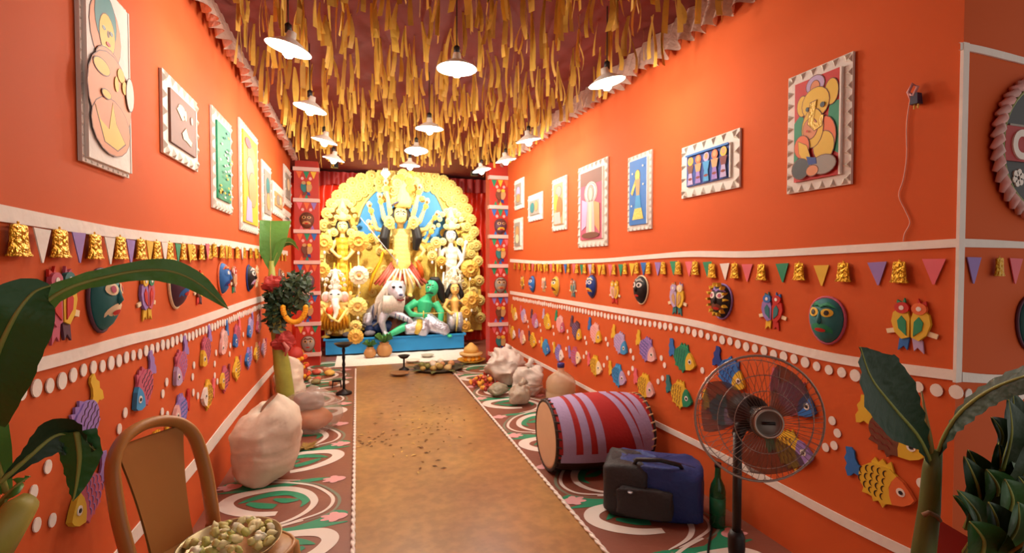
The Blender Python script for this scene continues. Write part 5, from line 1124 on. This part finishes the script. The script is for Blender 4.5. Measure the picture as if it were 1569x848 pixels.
# tall lamp stand
IRON = mat((40, 36, 36), .45, .6)
def lampstand(u, v, h, label, s_=1.):
    p = onZ(u, v); t = thing('oil_lamp_stand', label, 'lamp stand', (p.x, p.y, 0))
    MB().lathe([(.085 * s_, 0), (.08 * s_, .02), (.03 * s_, .04), (.012 * s_, .06)], 18).build('base', IRON, t, True)
    MB().lathe([(.012 * s_ * (1.5 if i % 2 else 1), .05 + (h - .09) * i / 12) for i in range(13)], 10).build('stem', IRON, t, True)
    MB().lathe([(.012 * s_, h - .05), (.06 * s_, h - .035), (.10 * s_, 0 + h), (.095 * s_, h), (.05 * s_, h - .025), (0, h - .03)], 20).build('bowl', IRON, t, True)
    return t
lampstand(527, 604, .55, 'tall dark metal oil lamp stand left of the runner')
p = onZ(516, 594); t = thing('small_metal_trivet', 'tiny dark metal stand beside the tall oil lamp', 'stand', (p.x, p.y, 0))
MB().box((0, 0, .075), (.1, .05, .018)).build('top', IRON, t)
for a_, b_ in ((-.04, -.02), (.04, -.02), (-.04, .02), (.04, .02)): MB().tube([(a_, b_, .07), (a_ * 1.2, b_ * 1.4, 0)], .006, 6).build('leg', IRON, t)
lampstand(619, 568, .2, 'small dark goblet shaped burner before the blue platform', .8)
# clay pots with leaves
for u, v, s_, lb in ((567, 549, .8, 'smaller left'), (589, 547, 1.05, 'larger right')):
    p = onZ(u, v); t = thing('clay_pot_plant', '%s clay pot with green sprig before the platform' % lb, 'potted plant', (p.x, p.y, 0)); t.scale = (s_,) * 3
    MB().lathe([(.06, 0), (.10, .04), (.115, .10), (.09, .16), (.06, .19), (.075, .21), (.07, .21), (.055, .19), (0, .19)], 18).build('pot', mat((180, 130, 76), .6, 0, .15, 10), t, True)
    for k in range(9):
        a_ = 2 * PI * k / 9; d = Vector((math.cos(a_), math.sin(a_), 0)); s2 = Vector((-d.y, d.x, 0)) * .035; z = Vector((0, 0, 1)); l = random.uniform(.1, .17)
        MB().add([z * .2, d * l * .5 + z * (.28 + .04 * (k % 3)) + s2, d * l + z * (.27 + .05 * (k % 2)), d * l * .5 + z * (.27 + .04 * (k % 3)) - s2], [(0, 1, 2), (0, 2, 3)]).build('leaf', LEAF2 if k % 2 else LEAF, t)
# tray of offerings and plates in the middle
p = onZ(671, 566); t = thing('offering_tray', 'dark round tray of fruit and leaves at the end of the runner', 'tray', (p.x, p.y, .004)); TP = t.location.copy()
MB().lathe([(0, 0), (.28, 0), (.32, .03), (.325, .03), (.285, .008), (0, .008)], 28).build('tray_dish', mat((70, 60, 44), .5, .3), t, True)
FRT = [mat((214, 190, 130), .6), mat((226, 214, 190), .6), mat((176, 150, 80), .6), mat((208, 150, 100), .6), mat((120, 120, 60), .6)]
for k in range(13):
    a_ = 2.4 * k; d = .072 * math.sqrt(k); r0 = random.uniform(.036, .05); o = MB().ell((0, 0, 0), (r0, r0, r0 * .85), 12, 8, noise=.05, seed=k).build('fruit', FRT[k % 5], None, True, TP + Vector((d * math.cos(a_), d * math.sin(a_), .01 + r0 * .85))); tag(o, 'round fruit piled on the dark offering tray', 'fruit', 'fruit on the offering tray')
for k in range(9):
    a_ = 2 * PI * k / 9 + .2; d = Vector((math.cos(a_), math.sin(a_), 0)); s2 = Vector((-d.y, d.x, 0)) * .04
    o = MB().add([d * .27, d * .34 + s2, d * .46, d * .34 - s2], [(0, 1, 2), (0, 2, 3)]).build('betel_leaf', mat((90, 96, 50), .6), None, False, TP + Vector((0, 0, .036))); tag(o, 'dull green leaf sticking out over the rim of the offering tray', 'leaf', 'leaves on the offering tray')
for u, v, r0, c_, lb in ((632, 556, .11, (214, 206, 190), 'pale dish left of the dark offering tray'), (655, 548, .10, (176, 170, 150), 'grey dish behind the dark offering tray'), (612, 576, .12, (150, 110, 70), 'small brown dish on the left end of the runner')):
    p = onZ(u, v); tag(MB().lathe([(0, 0), (r0 * .6, 0), (r0, .03), (r0 * .96, .03), (r0 * .55, .008), (0, .008)], 20).build('small_dish', mat(c_, .5), None, True, (p.x, p.y, .011)), lb, 'dish')
p = onZ(722, 556); t = thing('flower_plate', 'yellow plate heaped with orange flowers right of the tray', 'plate', (p.x, p.y, .012)); MB().lathe([(0, 0), (.13, 0), (.2, .04), (.195, .04), (.12, .008), (0, .008)], 24).build('plate', mat((226, 170, 60), .5), t, True)
MB().lathe([(.16, .1), (.17, .13), (.1, .14), (0, .14)], 20).build('stacked_plate', mat((230, 190, 120), .5), t, True)
for k in range(12): a_ = 2 * PI * k / 12; MB().ell((.10 * math.cos(a_), .10 * math.sin(a_), .06), .035, 8, 6, noise=.1, seed=k).build('flower', mat((246, 180, 30), .6) if k % 2 else mat((240, 210, 120), .6), t, True)
MB().lathe([(.11, .14), (.10, .2), (.02, .27), (0, .275)], 18).build('cone_lid', mat((226, 186, 100), .5, 0, .15, 12), t, True)
p = onZ(736, 590); t = thing('flower_garland_heap', 'heap of red and orange flower garlands beside the white bags', 'garland', (p.x + .05, p.y - .08, 0)); r_ = random.Random(21)
for k in range(80):
    a_, d = r_.uniform(0, 6.28), .2 * math.sqrt(r_.random()); z = .03 + .14 * max(0, 1 - d / .2) * r_.random(); MB().ell((d * math.cos(a_) * .9, d * math.sin(a_) * 1.3, z), r_.uniform(.016, .03), 7, 5, noise=.22, seed=k).build('blossom', [mat((186, 60, 40), .6), mat((160, 50, 40), .6), mat((240, 170, 60), .6), mat((226, 120, 90), .6)][k % 4], t, True)

# ================================================================== things along the right
BAGW = mat((214, 204, 192), .45, 0, .08, 10, .5, 12)
def blob(name, label, loc, r, m, seed, noise=.12, cat='plastic bag', knot=True):
    t = thing(name, label, cat, loc); crumple(MB().ell((0, 0, r[2] * .92), r, 48, 30), .35 * r[2], 7, seed, .001).build('bag_body', m, t, True)
    if knot: MB().tube([(0, 0, r[2] * 1.75), (.02, 0, r[2] * 1.95), (.05, .01, r[2] * 2.15)], [.05, .025, .045], 8).build('tied_end', m, t, True)
    return t
blob('white_plastic_bag', 'big stuffed white plastic bag with knotted top below the right column', (1.63, 5.35, 0), (.21, .2, .21), BAGW, 3)
blob('white_plastic_bag', 'rounder white plastic bag leaning behind the clear one', (1.74, 4.86, 0), (.17, .18, .17), BAGW, 9)
blob('clear_plastic_bag', 'small clear plastic bag in front of the white bags', (1.54, 4.52, 0), (.12, .11, .11), mat((190, 176, 156), .25, 0, .25, 16, .8, 16, alpha=.8), 14, .15)
blob('grey_plastic_bag', 'small crumpled greenish grey plastic bag left of the clear bag', (1.42, 4.9, 0), (.1, .1, .075), mat((150, 144, 120), .4, 0, .4, 14, .8, 14), 17, .2, knot=False)
t = thing('water_jar', 'big cloudy plastic water jar with blue cap behind the drum', 'water jar', (1.80, 4.12, 0)); JAR = mat((222, 200, 168), .12, 0, .1, 4, alpha=.5)
MB().lathe([(.13, 0), (.14, .02), (.14, .10), (.134, .11), (.14, .12), (.14, .21), (.134, .22), (.14, .23), (.138, .30), (.12, .345), (.07, .385), (.035, .405), (.03, .44), (.028, .445)], 28).build('jar_body', JAR, t, True)
MB().lathe([(.126, .012), (.128, .28), (0, .28)], 24).build('water', mat((206, 172, 116), .2, alpha=.6), t, True); MB().lathe([(.034, .44), (.034, .475), (.03, .48), (0, .48)], 18).build('cap', mat((50, 50, 130), .4), t, True)

# drum
A = Vector((1.215, 3.03, .240)); B = Vector((1.91, 2.985, .240)); ax = (B - A); LEN = ax.length; Q = ax.to_track_quat('Z', 'Y')
dr = thing('dhak_drum', 'big red and lilac cloth covered barrel drum lying on its side', 'drum', A); dr.rotation_mode = 'QUATERNION'; dr.rotation_quaternion = Q
def rad(z): return .226 + .03 * math.sin(PI * z / LEN)
MB().lathe([(rad(z) - .003, z) for z in [LEN * i / 16 for i in range(17)]], 40).build('shell', mat((52, 26, 18), .4, 0, .2, 8), dr, True)
upl = Q.inverted() @ Vector((0, 0, 1)); a0 = math.atan2(upl.y, upl.x)
def wrap(z0, z1, w0, w1, m, nm, e, skew=0.):
    """cloth patch over the upper part of the drum between axial lines, skewed round it"""
    def fn(i, j):
        q = a0 + w0 + (w1 - w0) * j; k = abs(j - .5) * 2; z = z0 + (z1 - z0) * i + skew * k; z = min(max(z, .004), LEN - .004); r = rad(z) + e; return (r * math.cos(q), r * math.sin(q), z)
    MB().grid(fn, 12, 30).build(nm, m, dr, True)
DR = mat((176, 34, 32), .75, 0, .1, 8, .15, 60); DL = mat((176, 158, 200), .75, 0, .08, 8, .15, 60)
wrap(0.012, LEN - .012, -1.95, 1.95, DR, 'red_cloth', .003)
for z0, wd, sk in ((.022, .085, .02), (.135, .055, .04), (.215, .058, .06), (.39, .055, .17), (.475, .055, .14), (.56, .06, .08)): wrap(z0, z0 + wd, -1.95, 1.95, DL, 'lilac_band', .006, sk)
for sg in (-1, 1):
    wrap(.03, LEN - .03, sg * 1.95 - .14, sg * 1.95 + .14, DL, 'lilac_hem', .007)
for z, sg in ((0, 1), (LEN, -1)):
    MB().lathe([(0, z - sg * .004), (.2, z - sg * .003), (.222, z - sg * .001), (.222, z + sg * .012)], 40).build('drum_skin', mat((212, 182, 146), .6, 0, .1, 6), dr, True)
    MB().tube([(.226 * math.cos(2 * PI * i / 40), .226 * math.sin(2 * PI * i / 40), z + sg * .004) for i in range(40)], .011, 8, closed=True).build('hoop', mat((40, 26, 20), .5), dr, True)
    for k in range(28): q = 2 * PI * k / 28; MB().tube([(.232 * math.cos(q), .232 * math.sin(q), z - sg * .004), (.236 * math.cos(q + .05), .236 * math.sin(q + .05), z + sg * .03)], .006, 5).build('lacing', mat((220, 190, 140), .6) if sg < 0 else mat((60, 40, 30), .6), dr)
# travel bag
p = onZ(1022, 796); t = thing('travel_bag', 'blue and black travel bag slumped beside the drum', 'bag', (p.x - .0, p.y + .1, 0), math.radians(-36))
def sq(w_, d, h, k=.35, n=24, m_=14, no=.03):
    mb = MB(); vs = []; 
    def e(c_, p_): return math.copysign(abs(c_) ** p_, c_)
    def fn(i, j): q, a_ = 2 * PI * i, PI * (j - .5); x, y_, z = e(math.cos(a_), k) * e(math.cos(q), k), e(math.cos(a_), k) * e(math.sin(q), k), e(math.sin(a_), k); s_ = 1 + no * math.sin(5 * q + 3 * a_) + no * math.sin(3 * q - 7 * a_); return (x * w_ * s_, y_ * d * s_, z * h * s_ + h)
    return mb.grid(fn, n, m_)
NAVY = mat((28, 52, 118), .6, 0, .15, 10, .2, 60); CHAR = mat((44, 42, 44), .65, 0, .15, 10, .2, 60)
sq(.25, .15, .15).build('bag_body', NAVY, t, True); o = sq(.13, .155, .15, no=.02).build('end_panel', CHAR, t, True, (-.16, -.012, 0)); sq(.15, .03, .08).build('front_pocket', CHAR, t, True, (-.06, -.16, .03))
MB().tube([(-.2, -.06, .28), (-.05, -.07, .312), (.1, -.06, .31), (.22, -.04, .28)], .006, 6).build('zipper', BLACK, t, True); MB().tube([(-.12, -.1, .28), (-.1, -.13, .33), (.02, -.14, .345), (.12, -.11, .32), (.14, -.08, .28)], .012, 7).build('handle', BLACK, t, True)
MB().lathe([(0, 0), (.014, 0), (.014, .006), (0, .006)], 12, (0, 0, 0)).build('buckle', SILVER, t, True, (-.13, -.195, .17))
# green bottle and cable
p = onZ(1099, 806); t = thing('green_bottle', 'green glass bottle standing behind the fan pole', 'bottle', (p.x, p.y, 0)); GL = mat((16, 84, 50), .12, 0, .15, 10, alpha=.9)
MB().lathe([(.036, 0), (.04, .01), (.04, .19), (.034, .22), (.016, .26), (.014, .31), (.017, .315), (.014, .32)], 20).build('glass', GL, t, True); MB().lathe([(.017, .318), (.017, .34), (0, .342)], 14).build('cap', BLACK, t, True); MB().lathe([(.0407, .07), (.0407, .16)], 20).build('label_wrap', mat((20, 110, 70), .4), t, True)
# pedestal fan
fc = dep(1163, 641, 1.62); t = thing('pedestal_fan', 'pedestal fan with round wire guard in the right foreground', 'fan', (0, 0, 0)); pole = dep(1130, 700, 1.66); t.location = (pole.x, pole.y, 0); FL_ = t.location.copy()
DM = mat((48, 40, 38), .4, .3, .1); WIRE = mat((120, 100, 92), .35, .6)
MB().lathe([(.105, 0), (.105, .015), (.09, .035), (.05, .05), (.024, .07)], 28).build('base', DM, t, True)
MB().tube([(0, 0, .05), (0, 0, .45)], .019, 12).build('lower_pole', DM, t, True); MB().tube([(0, 0, .42), (0, 0, fc.z - .06)], .015, 12).build('upper_pole', DM, t, True); MB().lathe([(.026, .4), (.028, .42), (.028, .46), (.02, .48)], 14).build('collar', BLACK, t, True)
fd = Vector((-.40, -.92, .08)).normalized(); fq = fd.to_track_quat('Z', 'Y').to_matrix().to_4x4(); HM = Matrix.Translation(fc - FL_) @ fq
def fpart(mb, nm, m, sm=True): mb.v = [tuple(HM @ Vector(v_)) for v_ in mb.v]; return mb.build(nm, m, t, sm)
fpart(MB().lathe([(0, -.17), (.05, -.165), (.062, -.12), (.062, -.06), (.05, -.04), (0, -.04)], 20), 'motor', DM)
MB().tube([Vector((0, 0, fc.z - .07)), HM @ Vector((0, 0, -.11))], [.02, .026], 10).build('tilt_joint', DM, t, True)
RG = .208
for k in range(60):
    q = 2 * PI * k / 60; c_, s_ = math.cos(q), math.sin(q)
    fpart(MB().tube([(.05 * c_, .05 * s_, .07), (.12 * c_, .12 * s_, .062), (.19 * c_, .19 * s_, .034), (RG * c_, RG * s_, 0)], .0008, 4), 'front_wire', WIRE)
    if k % 2 == 0: fpart(MB().tube([(.06 * c_, .06 * s_, -.06), (.16 * c_, .16 * s_, -.05), (RG * c_, RG * s_, -.006)], .0008, 4), 'rear_wire', WIRE)
for r0, z, th in ((RG, 0, .0042), (.15, .049, .0014), (.19, -.03, .0014), (.1, .06, .0014)): fpart(MB().tube([(r0 * math.cos(2 * PI * i / 48), r0 * math.sin(2 * PI * i / 48), z) for i in range(48)], th, 6, closed=True), 'guard_ring', mat((170, 150, 140), .3, .5))
fpart(MB().lathe([(.052, .058), (.05, .072), (.04, .078), (.036, .074), (0, .074)], 24), 'centre_badge', mat((120, 108, 100), .35, .4)); fpart(MB().tube([(.043 * math.cos(2 * PI * i / 30), .043 * math.sin(2 * PI * i / 30), .078) for i in range(30)], .004, 6, closed=True), 'badge_ring', mat((190, 176, 164), .3, .5))
fpart(MB().box((0, 0, .076), (.04, .009, .006)), 'badge_bar', DM)
BLD = mat((92, 62, 56), .35, 0, .1, alpha=.8)
for k in range(3):
    a_ = 2 * PI * k / 3 + .5
    def fn(i, j):
        r = .03 + .16 * i; w_ = .25 + .75 * math.sin(PI * (.18 + .62 * i)); q = a_ + (j - .5) * w_ * 1.25 + .35 * i; return (r * math.cos(q), r * math.sin(q), .0 + (j - .5) * .045)
    fpart(MB().grid(fn, 12, 8), 'blade', BLD)
fpart(MB().lathe([(0, .03), (.025, .026), (.034, .0), (.034, -.03), (0, -.03)], 18), 'hub', DM)
cb = [onZ(1086, 905) + Vector((0, 0, .006)), onZ(1085, 848) + Vector((0, 0, .006)), onZ(1090, 815) + Vector((0, 0, .006)), onZ(1092, 800) + Vector((0, 0, .006)), onZ(1110, 790) + Vector((0, 0, .006))]
tag(MB().tube(smooth_path(cb, 6), .005, 6).build('power_cable', BLACK, None, True), 'thin black cable on the floor left of the fan pole', 'cable')

# right foreground plants
bp_ = dep(1415, 848, 1.32); t = thing('banana_plant', 'young banana plant with two leaves in the right foreground', 'plant', (bp_.x, bp_.y, 0))
st = [Vector((bp_.x, bp_.y, .05)), bp_, dep(1424, 780, 1.32), dep(1428, 720, 1.32), dep(1432, 690, 1.32)]
MB().tube(st, [.034, .027, .024, .021, .017], 12).build('stem', mat((96, 112, 56), .5, 0, .25, 12), t, True, world=True)
MB().lathe([(.09, 0), (.12, .2), (.13, .21), (.11, .21), (.095, .18), (0, .18)], 20).build('pot', BROWN, t, True)
leaf(t, [dep(1430, 720, 1.32), dep(1408, 672, 1.3), dep(1370, 626, 1.25), dep(1335, 580, 1.2), dep(1318, 532, 1.17)], [.004, .035, .085, .085, .0], (.75, .1, .55), .25, LDARK)
leaf(t, [dep(1433, 715, 1.32), dep(1446, 672, 1.3), dep(1470, 634, 1.27), dep(1510, 602, 1.22), dep(1560, 580, 1.16), dep(1620, 566, 1.1)], [.004, .022, .034, .034, .036, .02], (.5, .2, .85), .3, LDARK)
MB().tube([dep(1428, 705, 1.32), dep(1424, 668, 1.31), dep(1418, 635, 1.31), dep(1412, 600, 1.31)], [.009, .006, .004, .002], 7).build('new_shoot', mat((150, 130, 70), .5), t, True, world=True)
MB().tube([dep(1414, 790, 1.29), dep(1424, 786, 1.285), dep(1436, 792, 1.29), dep(1440, 798, 1.3)], .006, 6).build('leaf_scar', mat((150, 120, 90), .6), t, True, world=True)
# bushy plant in red clad planter
pc = dep(1560, 848, 1.22); t = thing('bushy_plant', 'dark green broad leaved bush at the right edge', 'plant', (pc.x, pc.y, 0)); r_ = random.Random(31)
MB().tube([(0, 0, .2), (.0, 0, .62), (.01, 0, .8)], [.02, .014, .008], 8).build('stalk', BROWN, t, True)
for k, (u, v, u2, v2, w_, z0, m_) in enumerate([(1505, 800, 1478, 700, .03, 1.22, LDARK), (1520, 780, 1512, 720, .034, 1.2, LEAF), (1535, 720, 1545, 612, .045, 1.25, LDARK), (1500, 830, 1468, 752, .026, 1.16, LEAF), (1530, 848, 1560, 770, .045, 1.1, LEAF), (1545, 760, 1575, 680, .045, 1.2, LDARK), (1510, 850, 1515, 770, .035, 1.12, LDARK), (1550, 850, 1590, 800, .05, 1.05, LDARK), (1495, 790, 1500, 722, .03, 1.28, LDARK), (1560, 700, 1590, 620, .045, 1.28, LDARK), (1540, 800, 1540, 735, .04, 1.16, LEAF), (1570, 800, 1560, 730, .045, 1.22, LDARK), (1480, 810, 1462, 760, .02, 1.2, LEAF), (1525, 700, 1520, 640, .035, 1.3, LDARK), (1490, 770, 1484, 690, .035, 1.34, LDARK), (1530, 690, 1552, 600, .04, 1.36, LDARK), (1545, 840, 1525, 745, .04, 1.3, LEAF), (1575, 860, 1580, 770, .05, 1.2, LEAF), (1515, 760, 1530, 680, .035, 1.3, LDARK), (1478, 848, 1490, 780, .03, 1.2, LDARK), (1560, 780, 1548, 690, .05, 1.3, LEAF), (1500, 860, 1486, 800, .04, 1.1, LEAF)]):
    w_ *= 1.35; a_ = dep(u, v, z0 + .05); b_ = dep(u2, v2, z0); m_2 = a_.lerp(b_, .5) + Vector((r_.uniform(-.01, .01), -.015, .01))
    leaf(t, [a_, m_2, b_], [.006, w_, w_ * .75, 0], (1, r_.uniform(-.4, .2), r_.uniform(-.2, .2)), .3, m_)
MB().lathe([(.12, 0), (.16, .3), (.17, .32), (.15, .32), (.13, .28), (0, .28)], 20).build('pot', BROWN, t, True)
p1, p2 = dep(1432, 790, 1.42), dep(1600, 905, 1.2)
o = MB().grid(lambda i, j: tuple(p1.lerp(p2, i) * 1.0 + Vector((0, .012 * math.sin(i * 14 + j * 3), 0)) - Vector((0, 0, (p1.lerp(p2, i).z) * j))), 20, 8).build('red_cloth_screen', mat((150, 26, 16), .75, 0, .15, 6), None, True); tag(o, 'low sloping dark red cloth below the bush at the right edge', 'cloth')

# petals and leaf litter strewn on the runner
mb = MB(); r_ = random.Random(41)
for k in range(150):
    u, v = r_.gauss(655, 34), r_.gauss(650, 34)
    if k % 5 == 0: u, v = r_.uniform(548, 600), r_.gauss(672, 8)
    p = onZ(u, max(590, v)); a_ = r_.uniform(0, 6.28); l = r_.uniform(.008, .026); d = Vector((math.cos(a_), math.sin(a_), 0)) * l; n_ = Vector((-d.y, d.x, 0)) * r_.uniform(.2, .6)
    z = Vector((0, 0, .006)); mb.add([p + z - d, p + z * 1.6 + n_, p + z + d, p + z * 1.6 - n_], [(0, 1, 2, 3)], k % 3)
o = mb.build('scattered_petals', [mat((112, 78, 44), .7), mat((206, 170, 100), .7), mat((140, 104, 58), .7)]); tag(o, 'dry petals and leaf litter strewn over the middle of the runner', 'petals', None, 'stuff')
